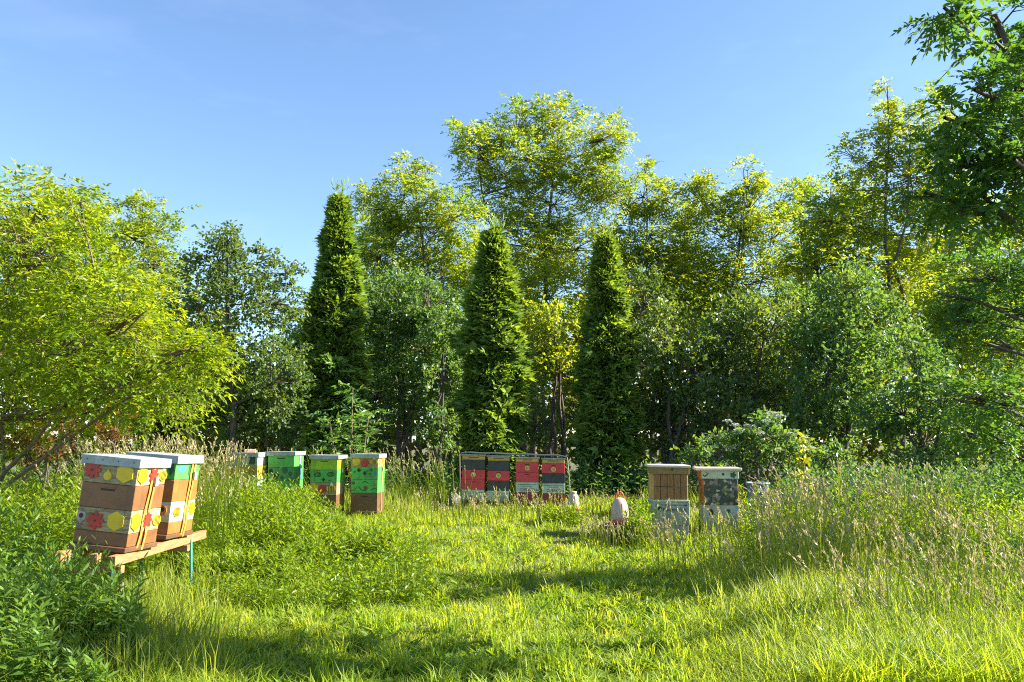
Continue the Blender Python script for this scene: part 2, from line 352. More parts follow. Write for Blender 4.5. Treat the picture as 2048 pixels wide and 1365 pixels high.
def hive(name, label, loc, rot, levels, width=.45, depth=.45, lid=(M_LID, .05, .022), group=None, floor=M_DBROWN):
    """levels from the bottom up: (height, material[, inset]); returns root, list of (box, S, z0, z1)"""
    t = thing(name, label, 'beehive', loc, rot, group); z = 0.0; out = []
    f = box('floor_board', floor, t, -width / 2 - .01, width / 2 + .01, -depth / 2 - .03, depth / 2 + .01, 0, .035); z = .036
    for i, lv in enumerate(levels):
        h, m = lv[0], lv[1]; ins = lv[2] if len(lv) > 2 else 0.0
        j = .0015 * ((i * 7) % 3 - 1)
        S = (-width / 2 + ins + j, width / 2 - ins + j, -depth / 2 + ins - j, depth / 2 - ins - j)
        out.append((box('hive_box', m, t, S[0], S[1], S[2], S[3], z, z + h - .002, .0035), S, z, z + h)); z += h
    lm, lh, ov = lid
    l = box('lid', lm, t, -width / 2 - ov, width / 2 + ov, -depth / 2 - ov, depth / 2 + ov, z - .028 if lh > .04 else z, z + lh - .02 if lh > .04 else z + lh, .003)
    return t, out, l, z
def strap(parent, S, z0, z1, u, mat, lean=0.0, buckle=True, face='right'):
    n = 7; V = []
    for i in range(n):
        v = z0 + (z1 - z0) * i / (n - 1); uu = u + lean * (v - z1) + .006 * math.sin(i * 1.3)
        for du in (-.013, .013): V.append(place2d(face, uu + du, v, .012 + .006 * math.sin(i * 2.1), S))
        for du in (.013, -.013): V.append(place2d(face, uu + du, v, .009 + .006 * math.sin(i * 2.1), S))
    fs = [(4 * i + a, 4 * i + (a + 1) % 4, 4 * i + 4 + (a + 1) % 4, 4 * i + 4 + a) for i in range(n - 1) for a in range(4)]
    me = bpy.data.meshes.new('strap'); me.from_pydata(V, [], fs); o = link('strap', me, mat, parent)
    if buckle: plate('buckle', M_STEEL, o, rect(.042, .07), face, S, u + lean * (-.2) * (z1 - z0), z1 - .24 * (z1 - z0), .016, .012)
    return o

# two decorated hives in the left foreground on their timber stand
XR = -2.86
def left_hive(y0, ztop, label, tilt, kind):
    # origin: centre of the floor board
    t, L, lid, z = hive('decorated_beehive', label, (XR - .215 - .025, y0 + .215, .612 if kind == 0 else .622), (R(-1.0), R(tilt), R(-4.5)),
                        [(.10, M_BROWN if kind == 0 else M_ORNG), (.172, M_PINE if kind == 0 else M_PALEW), (.185, M_BROWN if kind == 0 else M_ORNG), (.165, M_PINE if kind == 0 else M_GREEN)],
                        .43, .43, lid=(M_LID, .062, .022))
    return t, L, lid
tA, LA, lidA = left_hive(6.18, 1.3, 'tilted brown and bare pine beehive with red flower plates, nearest in left foreground', 5.2, 0)
for bx, S, a, b in (LA[1], LA[3]):
    m_ = (a + b) / 2; top = bx is LA[3][0]
    plate('hexagon_plate', M_YEL, bx, HEX, 'front', S, .115 if top else .10, m_ + (.005 if top else 0), .008, 0, .074)
    plate('hexagon_plate', M_YEL, bx, HEX, 'right', S, -.145, m_, .008, 0, .070)
    fl = plate('flower_plate', M_REDP, bx, FLOWER, 'front', S, -.145 if top else -.06, m_ + (.012 if top else -.01), .010, 0, .070)
    plate('flower_centre', M_INKR, fl, ngon(10, .009), 'front', S, -.145 if top else -.06, m_ + (.012 if top else -.01), .002, .0105)
    plate('flower_plate', M_REDP, bx, FLOWER, 'right', S, .02, m_, .010, 0, .064)
    bee(bx, 'right', S, .165, m_ - .01, .060)
    if top: plate('drop_plate', M_YEL, bx, DROP, 'front', S, -.02, m_ - .025, .008, 0, .042)
    else:
        r_ = plate('ring_plate', M_PINKP, bx, [(x, -y) for x, y in DROP], 'front', S, -.175, m_ + .012, .009, 0, .050)
        plate('ring_hole', M_SLOT, r_, ngon(12, .018), 'front', S, -.175, m_ + .018, .001, .0095)
handle(LA[2][0], LA[2][1], LA[2][3] - .045, .11, .0)
for k in range(4): plate('nail_head', M_SLOT, lidA, ngon(8, .005), 'front', (-.237, .237, -.237, .237), -.19 + k * .125, LA[3][3] + .01, .002)
strap(tA, LA[0][1], .0, LA[3][3] + .03, .06, M_STRAP, .10); strap(tA, LA[0][1], .02, LA[3][3] + .0, .02, M_STRAP, .16, False)
tB, LB, lidB = left_hive(6.90, 1.3, 'orange and green beehive with bee and sun plates, behind the tilted one', 4.2, 1)
bx, S, a, b = LB[1]; m_ = (a + b) / 2
r_ = plate('ring_plate', M_ORNP, bx, [(x, -y) for x, y in DROP], 'front', S, .145, m_ + .012, .009, 0, .052); plate('ring_hole', M_SLOT, r_, ngon(12, .02), 'front', S, .145, m_ + .02, .001, .0095)
bee(bx, 'right', S, -.11, m_, .058); plate('sun_plate', M_YEL, bx, petals(9, .6, 1), 'right', S, .155, m_ + .012, .009, 0, .062)
bx, S, a, b = LB[3]; m_ = (a + b) / 2
plate('blue_print', M_INKB, bx, [(-.1, -.02), (.02, -.035), (.06, .01), (.03, .035), (-.08, .03)], 'right', S, -.09, m_ + .01, .001, .001)
plate('leaf_print', M_INKG, bx, [(0, -.05), (.035, 0), (.02, .05), (-.03, .03)], 'front', S, .17, m_, .001, .001)
plate('dark_print', M_INKG, bx, [(-.015, -.05), (.02, -.05), (.02, .05), (-.015, .03)], 'right', S, .03, m_, .001, .001)
strap(tB, LB[0][1], .0, LB[3][3] + .03, .13, M_STRAP, .13); strap(tB, LB[0][1], .02, LB[3][3], .07, M_STRAP, .10, False)

st = thing('hive_stand', 'rough timber rail stand with green steel legs carrying the two decorated hives', 'stand', (XR - .25, 6.7, 0))
def rail(x, y0, y1, z, w_=.055, h_=.075): return box('rail', M_RAIL, st, x - XR + .25 - w_ / 2, x - XR + .25 + w_ / 2, y0 - 6.7, y1 - 6.7, z - h_, z, .003)
rail(XR - .075, 6.02, 7.78, .590); rail(XR - .24, 6.08, 7.70, .598); rail(XR - .475, 6.02, 7.70, .620)
for x, y, dx, dy in ((XR - .05, 7.42, .07, -.12), (XR - .1, 6.1, .03, -.10), (XR - .46, 6.15, -.1, -.1), (XR - .46, 7.4, -.08, .1)):
    T = Geo(); o_ = np.array([XR - .25, 6.7, 0]); T.tube(np.array([[x, y, .56], [x + dx * .6, y + dy * .6, .3], [x + dx, y + dy, -.05]]) - o_, .014, 8); T.build('leg', M_LEG, st, smooth=True)
box('cross_beam', M_RAIL, st, -.36, .22, -.62, -.565, .455, .51, .003); box('cross_beam', M_RAIL, st, -.36, .22, .60, .655, .455, .51, .003)
T = Geo(); T.tube([[0, 0, -.1], [.004, .004, .15], [-.004, 0, .36], [.006, 0, .42]], [.022, .021, .020, .012], 8)
p_ = at(240, 1225, 5.95)
T.build('stake', M_POST, smooth=True, label='short weathered wooden stake in front of the decorated hive stand', category='stake').location = (p_[0], 5.95, 0)

# row of four green hives
grp = 'green and cream hives in a row behind the weeds'
def row_hive(px_r, Y, zb, label, levels, rz, lid=(M_LID, .06, .024), wd=.45):
    x = gx(px_r, Y) - wd / 2
    return hive('painted_beehive', label, (x, Y + wd / 2, zb), (0, R(rng.uniform(-.8, .8)), R(rz)), levels, wd, wd, lid, grp)
rng = np.random.default_rng(3)
t1, L1, d1, _ = row_hive(527, 13.3, .33, 'cream and ochre beehive half hidden by weeds with a brick on its lid', [(.24, M_PALEW), (.24, M_CREAM), (.20, M_OCHRE), (.16, M_CREAM)], -7, wd=.5)
plate('leaf_print', M_INKG, L1[3][0], [(-.06, -.06), (.06, -.06), (.06, .06), (-.03, .06)], 'front', L1[3][1], .15, (L1[3][2] + L1[3][3]) / 2 - .01, .001, .001)
t2, L2, d2, _ = row_hive(597, 13.5, .33, 'all green beehive with dark painted patches, between cream and lime hives', [(.22, M_PALEW), (.20, M_GREEN), (.22, M_DGREEN), (.22, M_GREEN)], -5)
handle(L2[3][0], L2[3][1], L2[3][3] - .075, .13); bx, S, a, b = L2[2]
for u, v, r in ((-.17, .05, .035), (-.08, -.03, .05), (.07, .06, .05), (.16, .0, .035), (.02, -.06, .03)):
    plate('dark_print', M_INK if u < 0 else M_INKG, bx, ngon(7, r, .4, 1, 1.2), 'front', S, u, (a + b) / 2 + v, .001, .001)
plate('blue_print', M_INKB, bx, rect(.05, .16), 'right', S, .1, (a + b) / 2, .001, .001)
t3, L3, d3, _ = row_hive(681, 13.3, .25, 'lime topped beehive with painted bee outlines on a green box', [(.28, M_DBROWN), (.20, M_PINE), (.205, M_GREEN), (.20, M_LIME)], -5)
handle(L3[3][0], L3[3][1], L3[3][3] - .06, .12)
bx, S, a, b = L3[2]; bee_print(bx, 'front', S, -.10, (a + b) / 2 + .02, .062); bee_print(bx, 'front', S, .12, (a + b) / 2 + .03, .062)
plate('heart_print', M_INKG, bx, [(0, -.02), (.02, .01), (.01, .018), (0, .01), (-.01, .018), (-.02, .01)], 'front', S, .10, a + .03, .001, .001)
plate('clover_print', M_INK, bx, petals(4, .4, 1), 'front', S, .0, a + .045, .001, .001, .032)
for bxs in (L3[1],):
    bx, S, a, b = bxs; m_ = (a + b) / 2
    plate('hexagon_plate', M_YEL, bx, HEX, 'front', S, -.155, m_ + .015, .008, 0, .075); plate('flower_plate', M_REDP, bx, petals(9, .75, 1), 'front', S, -.01, m_ - .01, .009, 0, .072); bee(bx, 'front', S, .13, m_, .075)
t4, L4, d4, _ = row_hive(762, 13.5, .25, 'beehive with plated pine top over two painted green boxes, end of row', [(.30, M_DBROWN), (.22, M_GREEN), (.205, M_GREEN), (.175, M_PINE)], -5)
bx, S, a, b = L4[3]; m_ = (a + b) / 2 - .01
plate('hexagon_plate', M_YEL, bx, HEX, 'front', S, -.145, m_ + .01, .008, 0, .075); plate('flower_plate', M_REDP, bx, petals(9, .78, 1), 'front', S, .0, m_ - .015, .009, 0, .070); bee(bx, 'front', S, .15, m_ + .005, .065)
plate('flower_plate', M_ORNP, bx, FLOWER, 'right', S, .13, m_ - .01, .009, 0, .06); plate('hexagon_plate', M_YEL, bx, HEX, 'right', S, -.14, m_, .008, 0, .06)
bx, S, a, b = L4[2]
for u, v, r, mm in ((-.1, .05, .035, M_INK), (0, -.0, .035, M_INK), (.11, .055, .028, M_INKG), (.18, .0, .032, M_INKB), (.09, -.01, .02, M_INKG), (-.17, .02, .02, M_INKG), (.04, .03, .014, M_INKG)):
    plate('clover_print', mm, bx, petals(4, .5, 1), 'front', S, u, (a + b) / 2 + v, .001, .001, r)
bx, S, a, b = L4[1]; m_ = (a + b) / 2
def arc(parent, S, u, v, r, a0, a1, wd, mat=M_INK):
    n = 9; A = [a0 + (a1 - a0) * i / (n - 1) for i in range(n)]
    poly = [(math.cos(q) * r, math.sin(q) * r) for q in A] + [(math.cos(q) * (r - wd), math.sin(q) * (r - wd)) for q in reversed(A)]
    plate('curl_print', mat, parent, poly, 'front', S, u, v, .001, .001)
arc(bx, S, .0, m_ + .03, .11, R(200), R(290), .016, M_INKG); arc(bx, S, -.2, m_ - .02, .06, R(230), R(350), .012, M_INKG); arc(bx, S, .17, m_ - .1, .07, R(40), R(150), .012, M_INKG)
arc(bx, S, .01, m_ + .02, .06, R(40), R(140), .012, M_INK); plate('brown_print', M_DBROWN, bx, ngon(10, .035), 'front', S, .02, m_ - .03, .001, .0015); plate('brown_print', M_DBROWN, bx, ngon(10, .028), 'front', S, -.19, m_ + .05, .001, .001); plate('brown_print', M_ORNG, bx, ngon(10, .022), 'front', S, .17, m_ + .03, .001, .001)
handle(L4[0][0], L4[0][1], L4[0][3] - .06, .12)
for t_, L_, u_ in ((t2, L2, .05), (t3, L3, .02), (t4, L4, .03)): strap(t_, L_[0][1], .0, L_[3][3] + .01, u_, M_STRAP if t_ is not t2 else M_WHT, .03)
br = box('brick', surf_mat('worn_brick', (.42, .26, .17), (.60, .42, .30), 12, (1, 1, 1), .9, .5), None, -.09, .09, -.05, .05, 0, .055, .008)
br['label'] = 'pale worn brick lying on the lid of the cream hive'; br['category'] = 'brick'; br.location = (t1.location.x + .01, t1.location.y - .06, t1.location.z + L1[3][3] + .041); br.rotation_euler = (0, 0, R(12))

# four red and charcoal hives under one roof sheet
grp2 = 'red and charcoal hives under a shared roof sheet'
YD = 15.5
def red_hive(pxl, pxr, zb, cols, label, roll):
    x = (gx(pxl, YD) + gx(pxr, YD)) / 2; wd = gx(pxr, YD) - gx(pxl, YD)
    hs = {'y': .075}
    lv = [(.075 if c is M_YWOOD else .188, c) for c in cols]
    t, L, lid, z = hive('striped_beehive', label, (x, YD + wd / 2, zb), (0, R(roll), R(-2)), lv, wd, wd, (M_LID, .03, .022), grp2, M_DBROWN)
    for bx, S, a, b in L:
        c = bx.data.materials[0]
        if c is M_YWOOD: plate('entrance_slot', M_SLOT, bx, rect(.19, .014), 'front', S, 0, (a + b) / 2 + .008, .001, .0006); plate('trim', M_OCHRE, bx, rect(wd * .98, .012), 'front', S, 0, a + .012, .006)
        elif c is M_SAGE:
            for k in range(9): plate('small_print', M_INKG, bx, rect(.034 if k % 3 else .026, .010), 'front', S, -.16 + k * .04, b - .042 - .0006 * k, .001, .0006)
            for k in range(5): plate('small_print', M_INKG, bx, rect(.024 if k % 2 else .03, .008), 'front', S, -.075 + k * .034, b - .075, .001, .0006)
            lettering('CIFEB', .070, M_INKR, bx, S, -.045, a + .048, 1.0); lettering('CO,-', .070, M_INK, bx, S, .118, a + .046)
            plate('square_print', M_INKG, bx, rect(.024, .024), 'front', S, .185, a + .045, .001, .0006)
        elif c is not M_DRED: handle(bx, S, b - .04, .09)
    return t, L
def smiley(bx, S, v, tilt):
    f = plate('smiley_plate', M_YEL, bx, ngon(20, .047), 'front', S, 0, v, .006)
    plate('rim_print', M_WHT, f, ngon(20, .040), 'front', S, 0, v, .001, .0065); plate('face_print', M_YEL, f, ngon(20, .036), 'front', S, 0, v, .001, .008)
    for k in (-1, 1): plate('eye_print', M_INK, f, ngon(8, .009), 'front', S, k * .015 * math.cos(tilt), v + .006 + k * .015 * math.sin(tilt), .001, .0095)
    plate('mouth_print', M_INK, f, [(-.018, -.012), (0, -.022), (.018, -.012), (0, -.016)], 'front', S, 0, v, .001, .0095)
r1, RL1 = red_hive(925, 970, .30, [M_SAGE, M_RED, M_RED, M_BLACK, M_YWOOD], 'leftmost striped hive, charcoal over two red boxes over pale printed box', 1.0)
r2, RL2 = red_hive(976, 1019, .28, [M_SAGE, M_BLACK, M_RED, M_BLACK, M_YWOOD], 'second striped hive, one red box between two charcoal boxes', .6)
r3, RL3 = red_hive(1032, 1077, .25, [M_DRED, M_SAGE, M_RED, M_RED, M_YWOOD], 'third striped hive, two bright red boxes above a pale printed box', .2)
r4, RL4 = red_hive(1084, 1129, .23, [M_DRED, M_SAGE, M_BLACK, M_RED, M_YWOOD], 'rightmost striped hive, red box on top over charcoal and pale printed boxes', .2)
smiley(RL1[2][0], RL1[2][1], (RL1[2][2] + RL1[2][3]) / 2, .6); smiley(RL2[2][0], RL2[2][1], (RL2[2][2] + RL2[2][3]) / 2, -.5)
smiley(RL3[3][0], RL3[3][1], (RL3[3][2] + RL3[3][3]) / 2 - .015, .2); smiley(RL4[3][0], RL4[3][1], (RL4[3][2] + RL4[3][3]) / 2 - .02, -.1)
for t_, L_ in ((r1, RL1), (r2, RL2), (r3, RL3), (r4, RL4)): strap(t_, L_[0][1], .0, L_[-1][3] + .02, -.12, M_STRAPG, 0, False)
xa, xb = gx(920, YD - .06), gx(1134, YD - .06); n = 12; G = Geo(); V = []
for i in range(n + 1):
    x = (xa + xb) / 2 + (xb - xa) * (i / n - .5); z = 1.214 - .066 * i / n + .006 * math.sin(i * 1.9)
    if i in (0, n): z -= .02
    for y, dz in ((YD - .05, 0), (YD + .52, .012)):
        for tz in (0, .014): V.append((x, y, z + dz + tz))
fs = []
for i in range(n):
    a, b = 4 * i, 4 * i + 4
    fs += [(a, b, b + 2, a + 2), (a + 1, a + 3, b + 3, b + 1), (a, a + 1, b + 1, b), (a + 2, b + 2, b + 3, a + 3)]
fs += [(0, 2, 3, 1), (4 * n, 4 * n + 1, 4 * n + 3, 4 * n + 2)]
rs = thing('roof_sheet', 'long thin dark roof sheet lying across all four striped hives', 'roof sheet', (0, 0, 0))
G.mesh(V, fs); G.build('sheet', M_ROOF, rs)
for x, lean in ((xa + .005, .02), (xb - .005, .05)):
    T = Geo(); zt = 1.20 if x < 0 else 1.135
    T.tube([[x, YD - .055, zt], [x - .01 + lean, YD - .06, zt * .6], [x + lean, YD - .05, .35]], .007, 5); T.build('tie_cord', M_STEEL, rs, smooth=True)
# low timber bench carrying them
bn = thing('hive_bench', 'dark low timber bench under the striped hives', 'bench', ((xa + xb) / 2, YD + .2, .16))
box('beam', M_DBROWN, bn, -1.06, 0, -.2, -.1, .06, .135); box('beam', M_DBROWN, bn, -1.06, 0, .1, .2, .06, .135)
box('beam', M_DBROWN, bn, .03, 1.06, -.2, -.1, .0, .068); box('beam', M_DBROWN, bn, .03, 1.06, .1, .2, .0, .068)
for x in (-.95, -.1): box('block', M_BLACK, bn, x - .1, x + .1, -.24, .24, -.05, .058)
# crumpled bag beside it
bm = bmesh.new(); bmesh.ops.create_icosphere(bm, subdivisions=3, radius=1)
for v in bm.verts:
    c = v.co.copy(); k = 1 + .16 * math.sin(c.x * 5 + c.z * 7) * math.sin(c.y * 6 + 1) + .08 * math.sin(c.z * 13 + c.x * 9)
    v.co = (c.x * .12 * k, c.y * .11 * k, max(-.12, c.z * .16 * k))
me = bpy.data.meshes.new('plastic_bag'); bm.to_mesh(me); bm.free()
o = link('plastic_bag', me, paint('grey_blue_plastic', (.08, .10, .12), .3), label='crumpled grey plastic bag at the left end of the striped hives', category='bag'); o.location = (gx(910, 15.2), 15.2, .30)

# brown planked hive and the printed hive on the right
YE = 11.4; xe = gx(1303, YE); we = .475
tE = thing('planked_beehive', 'tall brown beehive of vertical planks with a pale grey printed base', 'beehive', (xe + we / 2, YE + we / 2, .07), (0, R(.6), R(-1.2)), 'pair of wooden hives on the right')
h_ = we / 2
box('base', M_GREYB, tE, -h_, h_, -h_, h_, .03, .20); lowbox = box('lower_box', M_GREYB, tE, -h_ - .006, h_ + .006, -h_ - .006, h_ + .006, .205, .52)
Se = (-h_ - .006, h_ + .006, -h_ - .006, h_ + .006)
box('ledge', M_SAGE, tE, -h_ - .02, h_ + .02, -h_ - .02, h_ + .02, .522, .55)
pn = plate('printed_panel', M_GREYB, lowbox, rect(we - .07, .255), 'front', Se, 0, .362, .006)
Sp = (Se[0], Se[1], Se[2] - .006, Se[3])
lettering('Kasztelańsk', .072, M_INK, pn, Sp, .045, .415, .95)
lg = plate('emblem_print', M_INK, pn, ngon(8, .034, .2, .9, 1.05), 'front', Sp, -.155, .425, .001, .0006); plate('emblem_inner', M_WHT, lg, ngon(6, .014), 'front', Sp, -.148, .418, .001, .002)
for k in range(3): plate('small_print', M_INKG, pn, rect(.12 - .02 * k, .008), 'front', Sp, -.07, .34 - k * .026, .001, .0006)
for k in range(7): plate('border_print', M_INKB if k % 2 else M_INK, pn, rect(.05, .012), 'front', Sp, -.19 + k * .064, .478, .001, .0006)
for x in (-h_ - .002, h_ + .002): box('corner_post', M_GREYB, tE, x - .016, x + .016, -h_ - .02, -h_ + .02, .21, .518)
core = box('upper_box', M_DBROWN, tE, -h_ + .012, h_ - .012, -h_ + .012, h_ - .012, .552, .90)
npk = 5; pw = (we - .004) / npk
for k in range(npk): box('plank', M_PLANK, tE, -h_ + .004 + k * pw, -h_ + k * pw + pw - .003, -h_ - .004 - .002 * (k % 2), -h_ + .010, .553, .90, .003)
for k in range(4): box('plank', M_PLANKL, tE, -h_ - .005, -h_ + .011, -h_ + .014 + k * (we - .03) / 4, -h_ + .011 + (k + 1) * (we - .03) / 4, .553, .90, .003)
for k in range(4): box('plank', M_PLANKL, tE, h_ - .011, h_ + .005, -h_ + .014 + k * (we - .03) / 4, -h_ + .011 + (k + 1) * (we - .03) / 4, .553, .90, .003)
T = Geo(); T.tube([(-h_ - .01, -h_ - .009, .735), (0, -h_ - .011, .73), (h_ + .01, -h_ - .009, .735)], .003, 5); T.build('tie_wire', M_INK, tE)
col = box('collar', M_COLLAR, tE, -h_ - .018, h_ + .022, -h_ - .02, h_ + .02, .902, .995); plate('vent_hole', M_SLOT, col, ngon(14, .017), 'front', (0, 0, -h_ - .02, 0), .02, .968, .001, .0006)
box('lid', M_LIDP, tE, -h_ - .05, h_ + .035, -h_ - .04, h_ + .06, .998, 1.032)
for x in (-.12, .15): box('foot', M_INK, tE, x - .05, x + .05, -.2, .2, -.05, .032)

YF = 11.6; wf = .50; xf = gx(1404, YF)
tF = thing('printed_beehive', 'pale lidded beehive wrapped in dark flower print behind seed grass', 'beehive', (xf + wf / 2, YF + wf / 2, .07), (0, 0, R(-6)), 'pair of wooden hives on the right')
h_ = wf / 2
M_PRINT, t_, p_ = nodes_mat('flower_print')
tcn = t_.nodes.new('ShaderNodeTexCoord'); vo = t_.nodes.new('ShaderNodeTexVoronoi'); vo.inputs['Scale'].default_value = 26
cr = t_.nodes.new('ShaderNodeValToRGB'); e = cr.color_ramp; e.elements[0].position = .0; e.elements[0].color = (.03, .035, .03, 1); e.elements[1].position = 1; e.elements[1].color = (.10, .15, .08, 1)
for ps, c in ((.55, (.05, .07, .05, 1)), (.7, (.30, .22, .20, 1)), (.8, (.05, .09, .04, 1)), (.88, (.34, .28, .05, 1)), (.93, (.5, .5, .45, 1))): q = e.elements.new(ps); q.color = c
sp = t_.nodes.new('ShaderNodeSeparateColor'); t_.links.new(tcn.outputs['Object'], vo.inputs['Vector']); t_.links.new(vo.outputs['Color'], sp.inputs[0]); t_.links.new(sp.outputs[0], cr.inputs[0]); t_.links.new(cr.outputs[0], p_.inputs['Base Color']); p_.inputs['Roughness'].default_value = .4
lo_ = box('lower_box', M_GREYB, tF, -h_, h_, -h_, h_, .04, .46); up_ = box('upper_box', M_ORNG, tF, -h_ + .004, h_ - .004, -h_ + .004, h_ - .004, .462, .83)  # orange upper box paints in the glow bounced off the planked hive
plate('print_wrap', M_PRINT, up_, rect(wf - .03, .36), 'front', (-h_ + .004, h_, -h_ + .004, h_), 0, .646, .004)
plate('emblem_print', M_INK, lo_, [(-.03, -.04), (.03, -.04), (.03, .03), (0, .05), (-.03, .03)], 'front', (0, 0, -h_, 0), -.14, .36, .001, .0006)
plate('dark_print', M_INKG, lo_, ngon(8, .03), 'front', (0, 0, -h_, 0), .1, .38, .001, .0006)
cf = box('collar', M_SAGE, tF, -h_ - .01, h_ + .01, -h_ - .01, h_ + .01, .832, .945); plate('bounce_plate', M_ORNG, cf, rect(wf - .01, .10), 'left', (-h_ - .01, 0, 0, 0), 0, .888, .006)  # orange plate carries the painted bounce up the collar's left side
plate('vent_hole', M_SLOT, cf, ngon(14, .019), 'front', (0, 0, -h_ - .01, 0), .04, .895, .001, .0006); plate('leaf_print', M_INKG, cf, petals(5, .6, 1), 'front', (0, 0, -h_ - .01, 0), .18, .885, .001, .0006, .045)
plate('check_print', M_INK, cf, [(-.05, .0), (-.04, .012), (-.015, -.012), (.03, .03), (.04, .02), (-.015, -.03)], 'front', (0, 0, -h_ - .01, 0), -.20, .885, .001, .0006)
plate('check_print', M_INK, cf, ngon(8, .008), 'front', (0, 0, -h_ - .01, 0), -.195, .92, .001, .0006)
for k in range(2): plate('dark_red_patch', M_DRED, up_, rect(.16, .10), 'left', (-h_ + .004, 0, 0, 0), -.05 + .1 * k, .76 - .13 * k, .001, .0006)  # two staggered dark red rectangles on the left side
box('lid', M_LIDP, tF, -h_ - .075, h_ + .05, -h_ - .05, h_ + .06, .948, .985)

# poultry-style water dispensers
M_JAR, t_, p_ = nodes_mat('milky_plastic'); p_.inputs['Base Color'].default_value = (.46, .35, .28, 1); p_.inputs['Roughness'].default_value = .3; p_.inputs['Subsurface Weight'].default_value = .3; p_.inputs['Subsurface Radius'].default_value = (.03, .02, .015)
M_TRAY = paint('orange_red_plastic', (.62, .085, .03), .35)
def lathe(prof, n=24):
    V = [(r * math.cos(2 * math.pi * k / n), r * math.sin(2 * math.pi * k / n), z) for r, z in prof for k in range(n)]
    Fs = [(i * n + k, i * n + (k + 1) % n, (i + 1) * n + (k + 1) % n, (i + 1) * n + k) for i in range(len(prof) - 1) for k in range(n)]
    return V, Fs + [tuple(range(n))[::-1], tuple((len(prof) - 1) * n + k for k in range(n))]
def drinker(label, loc, s, dome, rot):
    t = thing('water_dispenser', label, 'water dispenser', loc, rot, 'bee water dispensers in the grass')
    G = Geo(); G.mesh(*lathe([(.10 * s, 0), (.145 * s, .01 * s), (.155 * s, .05 * s), (.145 * s, .05 * s), (.13 * s, .02 * s), (.02 * s, .02 * s)])); G.build('tray', M_TRAY, t, smooth=True)
    pr = [(.112 * s, .022 * s), (.114 * s, .10 * s), (.108 * s, .20 * s), (.098 * s, .28 * s), (.070 * s, .315 * s), (.066 * s, .33 * s), (.074 * s, .335 * s), (.072 * s, .365 * s), (.03 * s, .372 * s)] if not dome else \
         [(.115 * s, .022 * s), (.122 * s, .10 * s), (.118 * s, .20 * s), (.100 * s, .28 * s), (.070 * s, .335 * s), (.03 * s, .355 * s)]
    G = Geo(); G.mesh(*lathe(pr)); j = G.build('jar', M_JAR, t, smooth=True)
    for k in range(8):
        a = k * math.pi / 4; G = Geo(); G.tube([(math.cos(a) * r_ * 1.01, math.sin(a) * r_ * 1.01, z_) for r_, z_ in pr[:4]], .003, 4); G.build('rib', M_JAR, j)
    if dome:
        G = Geo(); G.tube([(.06 * s * math.cos(a), 0, .335 * s + .10 * s * math.sin(a)) for a in np.linspace(0, math.pi, 9)], .012 * s, 7); G.build('handle', M_TRAY, t, smooth=True)
    return t
p_ = at(1147, 1020, 13.2); drinker('straight sided water dispenser with orange tray beside the striped hives', (p_[0], 13.2, p_[2]), .80, False, (0, 0, .3))
p_ = at(1240, 1048, 11.0); drinker('dome shaped water dispenser with red carrying handle on a pallet block', (p_[0], 11.0, p_[2]), .98, True, (0, 0, .2))
pt = thing('pallet_stand', 'low grey timber block under the dome shaped water dispenser', 'pallet', (p_[0], 11.0, 0))
for k in range(4): box('slat', M_POST, pt, -.24, .22, -.2 + k * .11, -.11 + k * .11, p_[2] - .032, p_[2] - .004)
for x in (-.21, .19): box('block', M_POST, pt, x - .04, x + .04, -.19, .22, 0, p_[2] - .034)
p_ = at(1147, 1022, 13.2); pt = thing('stump_stand', 'small weathered timber stump under the straight sided dispenser', 'stump', (p_[0], 13.2, 0))
T = Geo(); T.mesh(*lathe([(.13, -.05), (.115, .05), (.11, max(.08, p_[2] - .004))], 14)); T.build('stump', M_POST, pt, smooth=False)
# blue tub behind the grass
p_ = at(1515, 958, 12.6); tb = thing('blue_tub', 'blue plastic tub lying in grass to the right of the printed hive', 'tub', (p_[0], 12.6, 0), (0, 0, .1))
M_BLUE = paint('blue_plastic', (.10, .20, .50), .4)
G = Geo(); G.mesh(*lathe([(.13, 0), (.16, .74), (.17, .79), (.145, .79), (.12, .2), (.02, .2)], 28)); G.build('bowl', M_BLUE, tb, smooth=True)
G = Geo(); G.tube([(.172 * math.cos(a), .172 * math.sin(a), .79) for a in np.linspace(0, 2 * math.pi, 29)], .016, 6); G.build('rim', paint('pale_blue_plastic', (.3, .38, .52), .4), tb, smooth=True)

# ------------------------------------------------------------------ trees
def gbase(px, Y): return (gx(px, Y), Y, float(ground_z(gx(px, Y), Y)))
LOC_FAR = (.34, .125, .055, 3)      # sprig length, leaflet length, leaflet width, pairs
tree('young_locust', 'bright yellow green young locust bush leaning in at the left edge', 'tree', (-6.4, 9.8, 0),
     [(60, 490, 130, 120), (-30, 660, 170, 180), (175, 560, 130, 120), (255, 640, 120, 90), (140, 700, 160, 100), (320, 690, 80, 55), (385, 690, 50, 34), (250, 770, 110, 50), (330, 790, 60, 30), (60, 400, 80, 36), (145, 410, 45, 40), (-40, 440, 70, 60), (20, 800, 90, 40), (415, 690, 38, 20), (370, 720, 60, 40), (200, 800, 80, 36), (280, 720, 90, 60)],
     9.6, 'pinnate', (.34, .085, .030, 4), 2.9, M_BARKL, M_LOCY, .042, seed=11, stems=6, dirup=.0, spread=.27)
tree('hawthorn_tree', 'dark green hawthorn with wispy branches against the sky, left of first thuja', 'tree', gbase(470, 17),
     [(440, 530, 62, 60), (395, 620, 75, 80), (490, 590, 70, 75), (555, 610, 45, 50), (530, 515, 38, 18), (575, 550, 26, 14), (460, 740, 110, 90), (555, 760, 55, 80), (385, 780, 70, 80), (470, 840, 80, 45), (455, 478, 25, 28)],
     17, 'twig', (.22, .085, .055, 5), 3.6, M_BARK, M_HAW, .09, seed=12)
